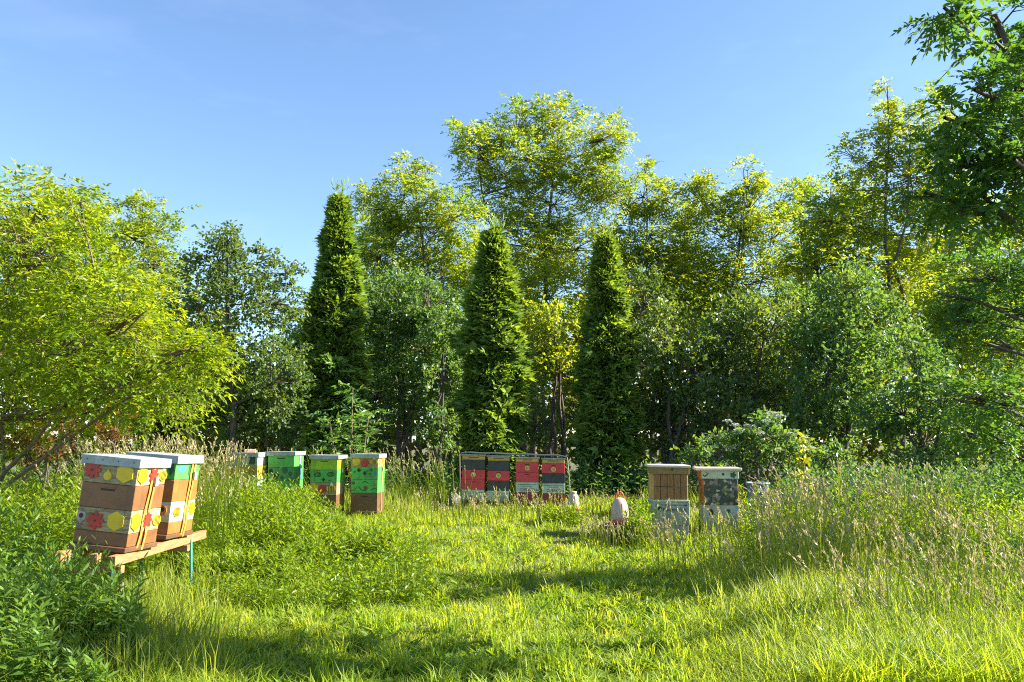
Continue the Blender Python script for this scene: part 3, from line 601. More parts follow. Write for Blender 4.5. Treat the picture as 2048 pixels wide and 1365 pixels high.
tree('locust_tree', 'locust tree rising behind the left bush with a brownish leafy top', 'tree', gbase(150, 24),
     [(170, 430, 60, 40), (110, 430, 60, 45), (200, 470, 55, 50), (140, 540, 90, 70), (60, 500, 80, 70), (160, 680, 100, 110)], 24, 'pinnate', LOC_FAR, 4.6, M_BARK, M_LOC, .09, seed=13, group='locust trees behind the clearing')
tree('locust_tree', 'narrow locust with tiered boughs between left bush and hawthorn', 'tree', gbase(295, 23),
     [(285, 425, 38, 30), (320, 460, 40, 35), (270, 480, 50, 40), (310, 530, 60, 50), (260, 600, 70, 70), (320, 650, 80, 90), (260, 780, 110, 80)], 23, 'pinnate', LOC_FAR, 4.6, M_BARK, M_LOC, .09, seed=14, group='locust trees behind the clearing')
tree('locust_tree', 'tallest locust in the middle with the highest crown against blue sky', 'tree', gbase(1060, 26),
     [(1045, 245, 55, 42), (1125, 235, 52, 36), (990, 270, 40, 40), (955, 310, 45, 50), (915, 275, 16, 30), (1050, 320, 80, 50), (1140, 310, 65, 55), (1215, 270, 42, 42), (1190, 345, 55, 45), (1000, 390, 80, 55), (1110, 410, 85, 60), (1220, 390, 45, 60), (1040, 490, 90, 60), (1160, 500, 80, 60), (1100, 600, 110, 70)],
     26, 'pinnate', LOC_FAR, 4.6, M_BARK, M_LOC, .13, seed=15, group='locust trees behind the clearing', stems=2)
tree('locust_tree', 'leaning locust left of the tallest with two bushy tops', 'tree', gbase(905, 24),
     [(825, 345, 34, 28), (800, 400, 50, 50), (865, 390, 40, 40), (755, 420, 40, 45), (850, 460, 65, 50), (910, 430, 55, 45), (780, 490, 60, 50), (860, 560, 80, 60), (745, 510, 45, 50), (930, 540, 70, 60)],
     24, 'pinnate', LOC_FAR, 4.6, M_BARK, M_LOC, .10, seed=16, group='locust trees behind the clearing')
tree('locust_tree', 'locust with a small detached tuft just right of the third thuja', 'tree', gbase(1300, 25),
     [(1290, 338, 28, 16), (1285, 390, 42, 40), (1335, 400, 40, 38), (1300, 470, 60, 55), (1250, 520, 60, 60), (1330, 560, 60, 70)], 25, 'pinnate', LOC_FAR, 4.6, M_BARK, M_LOC, .09, seed=17, group='locust trees behind the clearing')
tree('locust_tree', 'broad even topped locust in the right middle of the tree line', 'tree', gbase(1440, 25),
     [(1395, 390, 45, 32), (1430, 410, 50, 35), (1490, 355, 32, 34), (1500, 410, 55, 40), (1560, 400, 40, 32), (1440, 470, 85, 55), (1550, 480, 65, 60), (1400, 560, 80, 60), (1500, 570, 90, 60), (1440, 640, 90, 60)],
     25, 'pinnate', LOC_FAR, 4.6, M_BARK, M_LOC, .09, seed=18, group='locust trees behind the clearing', stems=3)
tree('locust_tree', 'tall airy locust on the right with upright wispy shoots', 'tree', gbase(1790, 23),
     [(1775, 185, 13, 28), (1785, 240, 28, 30), (1850, 200, 45, 30), (1820, 270, 50, 40), (1880, 280, 50, 50), (1740, 330, 42, 40), (1690, 310, 14, 36), (1690, 380, 36, 36), (1820, 360, 70, 50), (1740, 430, 70, 50), (1850, 460, 80, 55), (1650, 440, 45, 45), (1680, 520, 75, 50), (1790, 550, 90, 60), (1620, 540, 50, 60), (1760, 290, 45, 45), (1870, 350, 60, 50), (1690, 450, 60, 45), (1900, 420, 60, 50)],
     23, 'pinnate', LOC_FAR, 3.9, M_BARK, M_LOC, .10, seed=19, group='locust trees behind the clearing', stems=2)
tree('locust_tree', 'yellow backlit locust low at the right edge behind near branches', 'tree', gbase(1990, 20),
     [(1950, 500, 75, 50), (2030, 520, 75, 60), (1900, 590, 75, 60), (2000, 620, 90, 70), (1880, 690, 80, 60), (1990, 720, 90, 60), (2070, 440, 60, 60)], 20, 'pinnate', LOC_FAR, 4.6, M_BARK, M_LOC, .09, seed=20, group='locust trees behind the clearing')
for k_, (px_, lab, lobes_) in enumerate((
    (735, 'yellowish locust peeping out just right of the first thuja', [(740, 400, 28, 30), (745, 460, 40, 45), (720, 540, 45, 50), (760, 600, 60, 50)]),
    (1010, 'back row locust filling the gap behind the middle thuja', [(960, 520, 60, 50), (1040, 560, 70, 50), (940, 620, 60, 60), (1060, 660, 60, 60), (1090, 520, 50, 50)]),
    (1370, 'back row locust behind the dark elder', [(1370, 500, 50, 50), (1350, 600, 60, 60), (1410, 620, 60, 50), (1300, 640, 50, 50), (1370, 430, 30, 30)]),
    (1610, 'back row locust between broad and airy locusts', [(1600, 400, 30, 36), (1620, 480, 45, 45), (1580, 590, 60, 50), (1650, 600, 60, 50), (1600, 680, 70, 50)]),
    (1690, 'back row locust under the wispy shoots of the airy locust', [(1660, 390, 45, 40), (1720, 420, 50, 45), (1640, 470, 50, 45), (1750, 500, 60, 50), (1690, 590, 70, 50)]),
    (640, 'back row locust seen low between hawthorn and first thuja', [(600, 640, 40, 40), (630, 720, 50, 60), (580, 760, 45, 50)]),
    (1900, 'back row locust glowing yellow behind the near boughs', [(1900, 380, 50, 50), (1880, 500, 60, 50), (1960, 440, 60, 50), (1920, 580, 70, 50), (1800, 640, 70, 50)]))):
    tree('locust_tree', lab, 'tree', gbase(px_, 28.5), lobes_, 28.5, 'pinnate', (.36, .14, .06, 3), 4.3, M_BARK, M_LOC, .10, seed=80 + k_, group='locust trees behind the clearing')
# understory shrubs
SHR = (.24, .10, .068, 5)
sg = 'shrubs under the tree line'
tree('green_shrub', 'blue green rounded shrub between first and second thuja', 'shrub', gbase(800, 21),
     [(800, 600, 75, 60), (860, 600, 60, 50), (770, 680, 80, 70), (850, 700, 80, 70), (800, 790, 90, 70), (740, 620, 40, 50)], 21, 'twig', SHR, 4.5, M_BARK, M_SHR, .08, seed=31, stems=4, group=sg)
tree('green_shrub', 'smaller shrub touching the left side of the second thuja', 'shrub', gbase(880, 20),
     [(890, 660, 45, 45), (880, 760, 50, 60), (890, 850, 45, 45)], 20, 'twig', SHR, 4.5, M_BARK, M_SHR, .06, seed=32, stems=3, group=sg)
tree('green_shrub', 'sunlit topped shrub between second and third thuja', 'shrub', gbase(1110, 21),
     [(1110, 640, 60, 45), (1080, 700, 50, 50), (1130, 740, 55, 50)], 21, 'twig', SHR, 3.6, M_BARK, M_LOC, .07, seed=33, stems=4, group=sg)
tree('elder_shrub', 'dark elder just right of the third thuja with pale blossom', 'shrub', gbase(1340, 18.5),
     [(1330, 680, 60, 70), (1320, 790, 50, 70), (1390, 740, 70, 80), (1350, 860, 80, 45)], 18.5, 'twig', SHR, 4.5, M_BARK, M_ELD, .08, seed=34, stems=4, group=sg)
tree('elder_shrub', 'broad dark elder in the deepest shade at right middle', 'shrub', gbase(1480, 18.5),
     [(1450, 670, 70, 70), (1530, 660, 75, 70), (1470, 770, 85, 70), (1560, 770, 70, 70), (1480, 850, 90, 45)], 18.5, 'twig', SHR, 4.5, M_BARK, M_ELD, .08, seed=35, stems=5, group=sg)
tree('elder_shrub', 'tall dark shrub with layered boughs under the airy right locust', 'shrub', gbase(1680, 17.5),
     [(1700, 580, 65, 45), (1660, 660, 80, 60), (1740, 650, 75, 60), (1650, 760, 80, 70), (1740, 760, 80, 70), (1660, 850, 90, 50)], 17.5, 'twig', SHR, 4.5, M_BARK, M_SHR, .09, seed=36, stems=4, group=sg)
tree('elder_shrub', 'patchy sunlit shrub near the right edge below yellow locust', 'shrub', gbase(1840, 16),
     [(1830, 720, 60, 60), (1800, 820, 80, 55), (1890, 800, 70, 60), (1850, 880, 110, 40)], 16, 'twig', SHR, 3.6, M_BARK, M_SHR, .08, seed=37, stems=4, group=sg)
for k_, (px_, Y_, lab, lobes_) in enumerate((
    (560, 21, 'shrub filling the gap left of the first thuja', [(590, 690, 40, 50), (570, 790, 60, 60), (600, 860, 50, 40)]),
    (740, 22, 'tall shrub right behind the sumac sapling', [(730, 700, 45, 60), (745, 800, 50, 60), (740, 870, 60, 30)]),
    (960, 23, 'shrub showing low behind the middle thuja', [(930, 820, 45, 60), (1080, 850, 50, 40), (1050, 760, 45, 50)]),
    (1190, 22, 'shrub showing low behind the third thuja', [(1150, 800, 35, 60), (1290, 600, 45, 55), (1280, 720, 40, 60)]),
    (1590, 21, 'shrub between the dark elder and layered shrub', [(1590, 620, 50, 50), (1590, 720, 55, 60), (1600, 830, 60, 50)]),
    (1960, 15, 'dark shrub low at the right edge', [(1950, 860, 60, 50), (2030, 850, 60, 70), (1900, 900, 60, 35), (2010, 780, 60, 50)]))):
    tree('green_shrub', lab, 'shrub', gbase(px_, Y_), lobes_, Y_, 'twig', SHR, 4.2, M_BARK, M_SHR if k_ % 2 == 0 else M_HAW, .06, seed=100 + k_, stems=3, group=sg)
el = tree('flowering_elder', 'low elder bush with flat white blossom heads behind the printed hive', 'shrub', gbase(1510, 14.2),
     [(1510, 865, 55, 26), (1430, 905, 50, 28), (1555, 870, 45, 34), (1480, 900, 70, 30), (1600, 915, 50, 30), (1400, 925, 40, 22), (1650, 920, 45, 30)], 14.2, 'twig', (.2, .095, .055, 5), 4.0, M_BARK, M_SHR, .05, seed=38, stems=5)
rng = np.random.default_rng(5)
def umbel(parent, P, r):
    G = Geo(); n = 46; a = rng.uniform(0, 2 * np.pi, n); q = np.sqrt(rng.uniform(0, 1, n)) * r
    p = P + np.stack([np.cos(a) * q, np.sin(a) * q, .25 * r - .5 * q * q / r + rng.normal(0, .004, n)], 1)
    leaf(G, p, norm(np.stack([np.cos(a), np.sin(a), .2 + 0 * a], 1)), Z + .4 * rng.normal(size=(n, 3)), .035, .032, rng.uniform(0, 1, n))
    for k in range(6):
        b = k * math.pi / 3; e = P + np.array([math.cos(b) * r * .6, math.sin(b) * r * .6, 0]); G.tube([P - Z * r * .8, e], .003, 3, .1)
    G.build('blossom', M_FLO, parent, parent.location)
for px, py in ((1545, 826), (1560, 832), (1455, 842), (1470, 850), (1480, 860), (1500, 852), (1520, 866), (1535, 842), (1610, 876), (1580, 868), (1440, 872), (1560, 900), (1620, 896), (1460, 896)): umbel(el, at(px, py, 13.75 + rng.uniform(-.15, .25)), rng.uniform(.06, .10))

def thuja(name, label, px, Y, top, half, seed, n=6200, mat=M_THU, droop=0.0, grp='tall columnar thujas', size=1.0, shape=(.92, .98, .92, .84, .62, .48, .24, .11, .02)):
    global rng
    rng = np.random.default_rng(seed)
    b = np.array(gbase(px, Y)); t = thing(name, label, 'tree', b, group=grp)
    H = at(px, top, Y)[2]; Rm = half / F * Y
    G = Geo(); T = Geo(); T.tube([b - Z * .1, b + Z * H * .5, b + Z * H * .97], [.14 * size, .08 * size, .015], 7); T.build('trunk', M_BARK, t, b, smooth=True)
    def prof(q): return Rm * np.interp(q, [0, .15, .35, .52, .68, .79, .9, .96, 1.0], shape)
    nc = n // 18; n = nc * 18; qc = rng.uniform(0, 1, nc) ** 1.08; ac = rng.uniform(0, 2 * np.pi, nc); fc = rng.uniform(.62, 1.14, nc) + rng.uniform(.15, .5, nc) * (rng.uniform(0, 1, nc) > .88)
    q = np.clip(np.repeat(qc, 18) + rng.normal(0, .011, n), 0, 1); a = np.repeat(ac, 18) + rng.normal(0, .20, n); vc = np.repeat(rng.normal(0, .22, nc), 18)
    bump = 1 + .13 * np.sin(a * 2 + q * 11 + seed * 1.7) * np.sin(q * 17 + seed) + .10 * np.sin(a * 3 - q * 27 + seed * 2.3)
    rr = prof(q) * bump * np.repeat(fc, 18) * rng.uniform(.82, 1.05, n)
    out = np.stack([np.cos(a), np.sin(a), 0 * a], 1); tang = np.stack([-np.sin(a), np.cos(a), 0 * a], 1)
    p = b + out * rr[:, None] + Z * (q * H * .97 + .05)[:, None]
    d = norm(out * .75 + tang * rng.normal(0, .5, (n, 1)) + Z * (rng.uniform(-.15, .55, (n, 1)) - droop)); nn = norm(Z * .75 + out * .55 + .35 * rng.normal(size=(n, 3)))
    sd_ = norm(np.cross(d, nn))
    var = np.clip(.42 + vc + rng.normal(0, .18, n), 0, 1)
    for k, (an, ln) in enumerate(((-.95, .7), (-.48, .9), (0, 1.05), (.48, .9), (.95, .7))):
        dd = norm(d * math.cos(an) + sd_ * math.sin(an) + (-Z * .25 if k != 2 else -Z * .1))
        leaf(G, p, dd, nn + .3 * rng.normal(size=(n, 3)), size * .25 * ln * rng.uniform(.7, 1.2, n), size * .085, np.clip(var + (.25 if k == 2 else 0) + rng.normal(0, .1, n), 0, 1))
    m = n // 3; q = rng.uniform(0, .97, m); a = rng.uniform(0, 2 * np.pi, m); out = np.stack([np.cos(a), np.sin(a), 0 * a], 1)   # inner leaves, interior shade put into their darker colour
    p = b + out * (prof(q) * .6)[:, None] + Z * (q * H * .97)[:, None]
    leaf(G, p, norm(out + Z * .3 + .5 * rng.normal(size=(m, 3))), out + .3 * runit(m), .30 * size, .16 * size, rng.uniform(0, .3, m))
    m = 130; p = b + Z * H * rng.uniform(.86, 1.02, (m, 1)) + rng.normal(0, 1, (m, 3)) * [.11, .11, .05]; leaf(G, p, norm(Z + .5 * rng.normal(size=(m, 3))), runit(m), .2 * size, .035, rng.uniform(.4, 1, m))
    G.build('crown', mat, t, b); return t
thuja('thuja_tree', 'leftmost and tallest columnar thuja with its top against the sky', 668, 18.0, 396, 55, 41, 6500)
thuja('thuja_tree', 'middle columnar thuja rising behind the striped hives', 986, 17.8, 462, 57, 42, 6500, shape=(1.02, .97, 1.0, .88, .80, .50, .34, .13, .02))
thuja('thuja_tree', 'rightmost columnar thuja, darkest of the three', 1216, 18.3, 480, 55, 43, 6500, shape=(1.1, 1.04, .86, .78, .52, .44, .22, .14, .02))
thuja('drooping_cypress', 'small drooping brownish cypress behind the decorated hives', 357, 13.0, 735, 36, 44, 1500, M_YEW, .9, None, .8)
tree('dry_conifer', 'rust brown dying conifer shrub under the young locust', 'shrub', gbase(110, 10.6), [(100, 880, 60, 45), (60, 910, 50, 35), (130, 840, 30, 30)], 10.6, 'twig', (.16, .05, .014, 9), 1.3, M_BARK, M_DRY, .03, seed=46, stems=3, group='dying conifers')
tree('dry_conifer', 'slim rust tipped conifer right of the dying shrub', 'shrub', gbase(228, 10.9), [(232, 842, 20, 26), (225, 880, 25, 30)], 10.9, 'twig', (.16, .05, .014, 9), 1.3, M_BARK, M_DRY, .03, seed=47, stems=2, group='dying conifers')
# near locust boughs at the right edge, their trunks just outside the frame
tree('near_locust', 'near locust boughs with large dark leaflets hanging in at the top right', 'tree', (5.3, 5.9, 0),
     [(1990, 30, 80, 34), (1900, 22, 40, 22), (2000, 90, 50, 30), (1965, 190, 60, 55), (2030, 170, 50, 60), (1905, 240, 50, 40), (1880, 300, 40, 34), (1870, 390, 45, 36), (1930, 420, 50, 36), (1990, 270, 70, 60), (2045, 70, 40, 40), (2045, 240, 40, 50), (2040, 330, 50, 70), (1930, 330, 55, 40), (1990, 400, 65, 45), (2040, 440, 40, 40), (2120, 200, 100, 150), (2200, 400, 110, 120), (2250, 100, 140, 130), (2350, 300, 150, 150)],
     5.3, 'pinnate', (.22, .060, .027, 6), 8.0, M_BARK, M_LOCN, .12, seed=51, dirup=-.1, six=True, per=8, depth=.8, twigr=.006)
tree('near_locust', 'second near locust with drooping boughs at the lower right edge', 'tree', (6.6, 8.2, 0),
     [(1960, 560, 80, 45), (1900, 590, 45, 30), (1930, 640, 50, 30), (1930, 800, 50, 34), (2040, 540, 50, 40), (2030, 620, 70, 55), (1990, 690, 50, 40), (1985, 800, 75, 55), (1960, 870, 55, 30), (2035, 910, 40, 35), (2140, 700, 110, 110), (2200, 500, 130, 110), (2150, 350, 90, 90), (2280, 850, 120, 110), (2320, 620, 120, 130)],
     8.2, 'pinnate', (.26, .066, .028, 5), 4.5, M_BARK, M_LOCN, .12, seed=52, dirup=-.05, per=9, depth=1.0, twigr=.008)
# young sumac in front of the first thuja
rng = np.random.default_rng(61); b = np.array(gbase(705, 16.2)); sm = thing('sumac_sapling', 'young sumac with long feathery leaves in front of the first thuja', 'shrub', b)
T = Geo(); G = Geo()
H = at(705, 790, 16.2)[2]
for dx in (-.28, 0, .22):
    tp = b + np.array([dx * 1.6, rng.uniform(-.1, .1), H * (1 - abs(dx) * .9)]); T.tube([b - Z * .05, (b + tp) / 2 + [dx * .3, 0, 0], tp], [.035, .025, .012], 6)
    n = 15; a = np.arange(n) * 2.4 + rng.uniform(0, 1); f = np.linspace(.45, 1, n)[:, None]
    p = b + (tp - b) * f + np.array([dx * .3, 0, 0]) * np.sin(f * np.pi); d = norm(np.stack([np.cos(a), np.sin(a), .35 + .5 * f[:, 0]], 1))
    pinnate(G, p, d, .62 - .1 * f[:, 0], 8, .17, .045, rng.uniform(.2, .9, n), droop=.55, rachis=True)
T.build('trunk', M_BARKL, sm, b, smooth=True); G.build('crown', M_SUM, sm, b)
# sunlit sapling at right
rng = np.random.default_rng(62); b = np.array(gbase(1590, 10.8)); sp_ = thing('leafy_sapling', 'single yellow lit sapling standing above the seed grass', 'sapling', b)
T = Geo(); G = Geo(); tp = at(1606, 880, 10.8); T.tube([b - Z * .05, (b + tp) / 2 + [.03, 0, 0], tp], [.012, .009, .004], 6)
f = np.linspace(.45, 1.02, 26)[:, None]; p = b + (tp - b) * f; twig(G, p, norm(runit(26) * [1, 1, .4] + Z * .3), .16 * (1.3 - f[:, 0] * .7), 4, .085, .045, rng.uniform(.2, 1, 26), six=True)
T.build('trunk', M_BARKL, sp_, b, smooth=True); G.build('crown', M_SAP, sp_, b)

# far wood behind everything: one mass
rng = np.random.default_rng(70); G = Geo()
n = 14000; px = rng.uniform(-250, 2300, n); Yf = rng.uniform(30, 37, n); hz = 7.6 + 1.0 * np.sin(px * .011) + .8 * np.sin(px * .031 + 1) - 2.6 * np.exp(-((px - 560) / 140) ** 2)
p = np.stack([(px - CX) / F * Yf, Yf, hz * rng.uniform(0.02, 1, n) ** .8], 1)
twig(G, p, norm(runit(n) + Z * .2), .45, 6, .30, .20, np.clip(rng.uniform(0, 1, n), 0, 1))
G.build('far_wood', M_FAR, kind='stuff', label='sunlit distant wood showing through gaps in the tree line', category='wood')
T = Geo()
for k in range(40):
    x = rng.uniform(-9, 10); y = rng.uniform(24, 29); h = rng.uniform(3, 5.5); T.tube([[x, y, -.1], [x + rng.normal(0, .15), y, h / 2], [x + rng.normal(0, .4), y, h]], [.07, .05, .02], 5)
T.build('slender_stems', M_BARK, kind='stuff', label='thin dark stems of undergrowth standing behind the thujas', category='undergrowth', smooth=True)

# ------------------------------------------------------------------ ground cover
def blades(G, x, y, h, wd, lean, var, bend=.45, wind=(.15, .05)):
    n = len(x); a = rng.uniform(0, 2 * np.pi, n); z = ground_z(x, y) - .01
    b = np.stack([x, y, z], 1); ld = np.stack([np.cos(a) + wind[0], np.sin(a) + wind[1], 0 * a], 1)
    fa = a + rng.uniform(.9, 2.2, n); s = np.stack([np.cos(fa), np.sin(fa), 0 * fa], 1) * (wd / 2)[:, None]
    m = b + ld * (lean * h * .35)[:, None] + Z * (h * .58)[:, None]; t = b + ld * (lean * h * (.8 + bend))[:, None] + Z * (h * (1 - .25 * lean))[:, None]
    G.polys(np.stack([b - s, b + s, m + s * .8, m - s * .8], 1), var); G.polys(np.stack([m - s * .8, m + s * .8, t], 1), var)
def frustum(n, y0, y1, power=1.0, pad=.4, pxlo=-60, pxhi=2110):
    y = y0 * (y1 / y0) ** (rng.uniform(0, 1, n) ** power); px = rng.uniform(pxlo, pxhi, n); return (px - CX) / F * y, y
def ss(a, b, v): t = np.clip((v - a) / (b - a), 0, 1); return t * t * (3 - 2 * t)

rng = np.random.default_rng(80)
# short lawn blades
G = Geo(); x, y = frustum(190000, 4.3, 16.5)
pxv = CX + x / y * F
tall = ss(1250, 1750, pxv) * .28 + ss(11.0, 15, y) * .16 + ss(600, 250, pxv) * .12
h = (.062 + .032 * noise2(x * 1.5, y * 1.5) + .026 * noise2(x * 5.1, y * 5.3) + tall) * rng.uniform(.55, 1.35, len(x)); h *= np.where((y > 11.8) & (y < 15.5) & (pxv > 860) & (pxv < 1240), .62, 1); h = np.maximum(h, .03)
var = np.clip(.45 + .28 * noise2(x * .9 + 3, y * .9) + rng.normal(0, .22, len(x)), 0, 1)
cx_, cy_ = frustum(900, 4.5, 13, 1, .4, 200, 2000); tx = np.repeat(cx_, 26) + rng.normal(0, .05, 900 * 26); ty = np.repeat(cy_, 26) + rng.normal(0, .05, 900 * 26)      # taller tufts
blades(G, tx, ty, np.repeat(rng.uniform(.09, .22, 900), 26) * rng.uniform(.6, 1.2, len(tx)), .006 * (1 + ty / 9), rng.uniform(.2, .9, len(tx)), np.clip(np.repeat(rng.uniform(0, 1, 900), 26) + rng.normal(0, .12, len(tx)), 0, 1))
blades(G, x, y, h, .0050 * (1 + y / 9) * rng.uniform(.7, 1.3, len(x)), rng.uniform(.15, .95, len(x)), var)
for lo_, hi_, n_ in ((2110, 2750, 15000), (-700, -60, 10000)):                        # the meadow goes on beyond both edges of the view
    x, y = frustum(n_, 3.5, 17, 1, .4, lo_, hi_); blades(G, x, y, rng.uniform(.2, .5, n_), .010 * (1 + y / 11), rng.uniform(.2, .9, n_), np.clip(rng.normal(.4, .22, n_), 0, 1))
x, y = frustum(7000, 2.6, 4.35, 1, .4, -300, 2350); blades(G, x, y, rng.uniform(.06, .14, 7000), .009 + 0 * x, rng.uniform(.2, .9, 7000), np.clip(rng.normal(.45, .22, 7000), 0, 1))
G.build('lawn_grass', M_GRS, kind='stuff', label='short sunlit grass covering the clearing', category='grass')
# taller meadow grass: right side, behind the hives, around the edges
G = Geo(); x, y = frustum(100000, 4.6, 19); pxv = CX + x / y * F
dens = np.clip(ss(1450, 1800, pxv) * .9 + ss(1350, 1700, pxv) * (y > 6) + ss(12.3, 14.5, y) * .9 + .5 * ss(9.0, 11, y) * ss(1150, 1350, pxv) + ss(520, 250, pxv) * .9, 0, 1) * ss(-.6, .3, noise2(x * .7, y * .7) + .3)
k = rng.uniform(0, 1, len(x)) < dens; x, y = x[k], y[k]; pxv = pxv[k]
h = (.32 + .12 * noise2(x, y) + .12 * ss(13, 17, y)) * rng.uniform(.6, 1.35, len(x))
h *= np.where((y > 12.2) & (pxv > 860) & (pxv < 1240) & (y < 15.4), .32, 1); h *= np.where((y < 11.3) & (y > 9.3) & (pxv > 1190) & (pxv < 1500), .55, 1); h *= np.where((pxv > 690) & (pxv < 800) & (y < 13.6), .5, 1); h *= np.where((pxv > 1110) & (pxv < 1280) & (y > 9), .5, 1)
blades(G, x, y, np.maximum(h, .06), .006 * (1 + y / 11) * rng.uniform(.7, 1.3, len(x)), rng.uniform(.1, .6, len(x)), np.clip(rng.normal(.45, .25, len(x)), 0, 1), .3)
G.build('meadow_grass', M_TALL, kind='stuff', label='taller meadow grass along the edges of the clearing', category='grass')
# seed heads
GS = Geo()
def seedheads(G, x, y, h, var, size=1.0, wind=-.25):
    n = len(x); z = ground_z(x, y); b = np.stack([x, y, z], 1); a = rng.uniform(0, 2 * np.pi, n)
    ld = np.stack([np.cos(a) * .5 + wind, np.sin(a) * .5, 0 * a], 1) * rng.uniform(.2, 1.1, (n, 1))
    m = b + ld * (h * .25)[:, None] + Z * (h * .6)[:, None]; t = b + ld * (h * .75)[:, None] + Z * h[:, None]
    wv = np.array([.0022, 0, 0]) * (1 + y / 8)[:, None]
    GS.polys(np.stack([b - wv, b + wv, m + wv, m - wv], 1), var); GS.polys(np.stack([m - wv, m + wv, t + wv * .5, t - wv * .5], 1), var)
    d = norm(t - m)
    for i in range(16):
        f = rng.uniform(0, 1, n); c = t - d * (f * .17 * size)[:, None]
        ld2 = norm(d + .55 * (1 - f)[:, None] * 0 + .45 * runit(n) - Z * .1); leaf(G, c, ld2, runit(n), .038 * size * rng.uniform(.6, 1.3, n), .010 * size * (.6 + y / 14), np.clip(var + rng.normal(0, .2, n), 0, 1))
G = Geo(); x, y = frustum(1250, 7.2, 12.0, 1, .4, 1300, 1930); pxv = CX + x / y * F
k = rng.uniform(0, 1, len(x)) < (.25 + .75 * ss(1330, 1600, pxv)) * ss(2100, 1800, pxv) * ss(-.5, .45, noise2(x * 1.4 + 2, y * 1.4)); x, y, pxv = x[k], y[k], pxv[k]
h = rng.uniform(.45, 1.05, len(x)) * (.60 + .45 * ss(1400, 1650, pxv)); seedheads(G, x, y, h, rng.uniform(.2, 1, len(x)))
x, y = frustum(700, 8.3, 13.0, 1, .4, 180, 480); seedheads(G, x, y, rng.uniform(.8, 1.45, len(x)), rng.uniform(0, .8, len(x)), .9)
x, y = frustum(220, 12.4, 15.3, 1, .4, 800, 1250); seedheads(G, x, y, rng.uniform(.2, .5, len(x)), rng.uniform(.2, 1, len(x)), .8)
x, y = frustum(160, 10.2, 11.2, 1, .4, 1160, 1340); seedheads(G, x, y, rng.uniform(.2, .42, len(x)), rng.uniform(.2, 1, len(x)), .7)
x, y = frustum(220, 14, 17, 1, .4, 440, 940); seedheads(G, x, y, rng.uniform(.7, 1.2, len(x)), rng.uniform(.0, .7, len(x)), .8)
x, y = frustum(330, 5.2, 9, 1, .4, 1650, 2080); seedheads(G, x, y, rng.uniform(.35, .85, len(x)), rng.uniform(.2, 1, len(x)), .9)
GS.build('seed_stems', M_TALL, kind='stuff', label='thin green stalks carrying the tan seed heads', category='grass')
G.build('seed_grass', M_SEED, kind='stuff', label='tan feathery seed heads nodding above the meadow grass', category='grass')
# leafy weeds
def weeds(G, x, y, h, k, lL, lW, var, start=.15, six=False):
    n = len(x); z = ground_z(x, y); b = np.stack([x, y, z], 1); ln = rng.normal(0, .12, (n, 3)); ln[:, 2] = 0
    t = b + ln * h[:, None] + Z * h[:, None]; wv = np.array([.004, 0, 0])
    G.polys(np.stack([b - wv, b + wv, t + wv * .4, t - wv * .4], 1), var * .5)
    ph = rng.uniform(0, 6.28, n)
    for i in range(k):
        f = start + (1 - start) * (i + rng.uniform(0, 1, n)) / k; a = ph + i * 2.4
        c = b + (t - b) * f[:, None]; up = .25 + .8 * ss(.7, 1, f)
        d = norm(np.stack([np.cos(a), np.sin(a), up + rng.normal(0, .2, n)], 1)); sz = (1 - .45 * np.abs(f - .55) / .55) * rng.uniform(.75, 1.2, n)
        leaf(G, c, d, Z + .45 * rng.normal(size=(n, 3)), lL * sz, lW * sz, np.clip(var + .25 * (f - .5) + rng.normal(0, .12, n), 0, 1), six)
G = Geo()                                                  # bright patch before the green hives
x, y = frustum(3600, 8.0, 13.0, .9, .4, 380, 800); pxv = CX + x / y * F
keep = (pxv < 800 - 75 * ss(9.5, 8, y)) & ~((pxv > 600) & (y < 9.2) & (pxv > 560 + (y - 8) * 120)) & ~((pxv > 690) & (y > 10.5)) & ~((pxv > 625) & (y > 11.8))
x, y, pxv = x[keep], y[keep], pxv[keep]
h = (.80 - .42 * ss(560, 720, pxv)) * (.78 + .35 * noise2(x * 1.6, y * 1.6)) * rng.uniform(.55, 1.2, len(x)) * (1 - .55 * ss(9.8, 8.0, y))
weeds(G, x, y, h, 20, .10, .032, rng.uniform(.2, .9, len(x)))
x, y = frustum(1300, 7.0, 10.2, 1, .4, 380, 860); weeds(G, x, y, rng.uniform(.08, .30, len(x)), 9, .075, .028, rng.uniform(.2, .9, len(x)))
x, y = frustum(900, 7.4, 12.5, 1, .4, -60, 420); keep = ~((y < 8.4) & (CX + x / y * F > 330)); x, y = x[keep], y[keep]
weeds(G, x, y, rng.uniform(.6, 1.05, len(x)), 20, .11, .034, rng.uniform(.2, .9, len(x)))
x, y = frustum(700, 8.6, 12.8, 1, .4, 1480, 2060); weeds(G, x, y, rng.uniform(.35, .75, len(x)), 16, .10, .034, rng.uniform(.1, .8, len(x)))
x, y = frustum(60, 12.4, 13.1, 1, .4, 1085, 1165); weeds(G, x, y, rng.uniform(.2, .34, len(x)), 16, .09, .04, rng.uniform(.5, 1, len(x)))
x, y = frustum(90, 10.6, 11.6, 1, .4, 1252, 1292); weeds(G, x, y, rng.uniform(.3, .55, len(x)), 16, .09, .04, rng.uniform(.0, .4, len(x)))
G.build('leafy_weeds', M_WEED, kind='stuff', label='dense bright leafy weeds around the green hives', category='weeds')
G = Geo()                                                  # larger leaved weeds in the left foreground and in the right corner
x, y = frustum(330, 4.4, 6.6, 1, .4, -140, 235); pxv = CX + x / y * F
h = rng.uniform(.35, 1.02, len(x)) * (1 - .62 * ss(40, 215, pxv)) * (1 - .25 * ss(5.4, 4.6, y)); weeds(G, x, y, h, 30, .095, .024, rng.uniform(.1, .9, len(x)), .1, True)
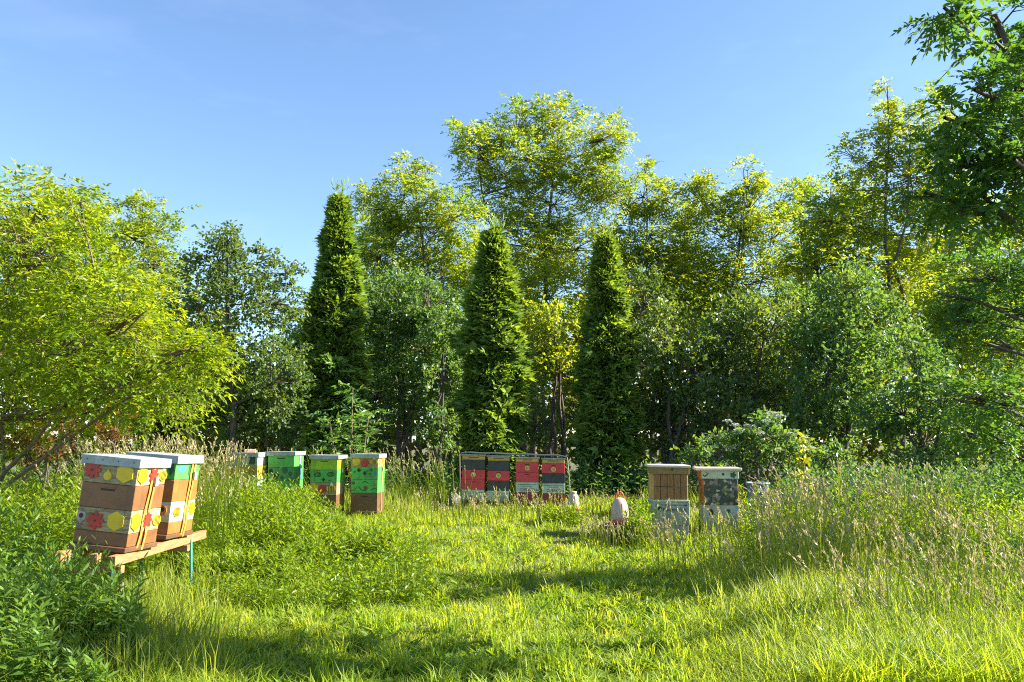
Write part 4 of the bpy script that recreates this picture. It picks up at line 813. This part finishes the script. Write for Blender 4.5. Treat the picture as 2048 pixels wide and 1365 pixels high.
x, y = frustum(120, 5.0, 6.0, 1, .4, 200, 300); weeds(G, x, y, rng.uniform(.15, .45, len(x)), 18, .085, .024, rng.uniform(.1, .9, len(x)), .1, True)
x, y = frustum(150, 6.6, 9.5, 1, .4, 1800, 2120); weeds(G, x, y, rng.uniform(.3, .7, len(x)), 18, .10, .030, rng.uniform(.1, .8, len(x)), .1, True)
x, y = frustum(200, 4.5, 6.6, 1, .4, 1560, 2100); weeds(G, x, y, rng.uniform(.15, .42, len(x)), 14, .075, .022, rng.uniform(.1, .8, len(x)), .1, True)
x, y = frustum(45, 5.45, 5.85, 1, .4, 85, 240); weeds(G, x, y, rng.uniform(.5, .76, len(x)), 22, .085, .022, rng.uniform(.2, .9, len(x)), .1, True)
x, y = frustum(110, 5.1, 5.9, 1, .4, 60, 290); weeds(G, x, y, rng.uniform(.35, .68, len(x)), 22, .10, .026, rng.uniform(.2, .9, len(x)), .1, True)
G.build('broad_weeds', M_NETT, kind='stuff', label='large leaved dark weeds in the left foreground and right corner', category='weeds')
# rosettes of broad leaves in the lawn
G = Geo(); x, y = frustum(4200, 4.6, 12, 1, .4, 250, 1800); k = noise2(x * 1.3 + 7, y * 1.3) + rng.normal(0, .2, len(x)) > .0; x, y = x[k], y[k]; n = len(x)
for i in range(7):
    a = rng.uniform(0, 6.28, n); d = norm(np.stack([np.cos(a), np.sin(a), rng.uniform(.15, .8, n)], 1)); leaf(G, np.stack([x, y, ground_z(x, y) + .02], 1), d, Z + .3 * rng.normal(size=(n, 3)), rng.uniform(.06, .14, n), rng.uniform(.018, .034, n), rng.uniform(0, .8, n), True)
G.build('lawn_herbs', M_WEED, kind='stuff', label='low broad leaved herbs scattered through the lawn', category='herbs')
# undergrowth along the foot of the tree line
G = Geo(); x, y = frustum(1700, 15.8, 20, 1, .4, -60, 2110); weeds(G, x, y, rng.uniform(.4, 1.0, len(x)), 12, .13, .05, rng.uniform(0, .7, len(x)))
x, y = frustum(1100, 11.5, 15.5, 1, .4, 1560, 2110); weeds(G, x, y, rng.uniform(.5, 1.0, len(x)), 14, .12, .05, rng.uniform(0, .6, len(x)))
G.build('undergrowth', M_SHR, kind='stuff', label='shaded undergrowth along the foot of the tree line', category='undergrowth')
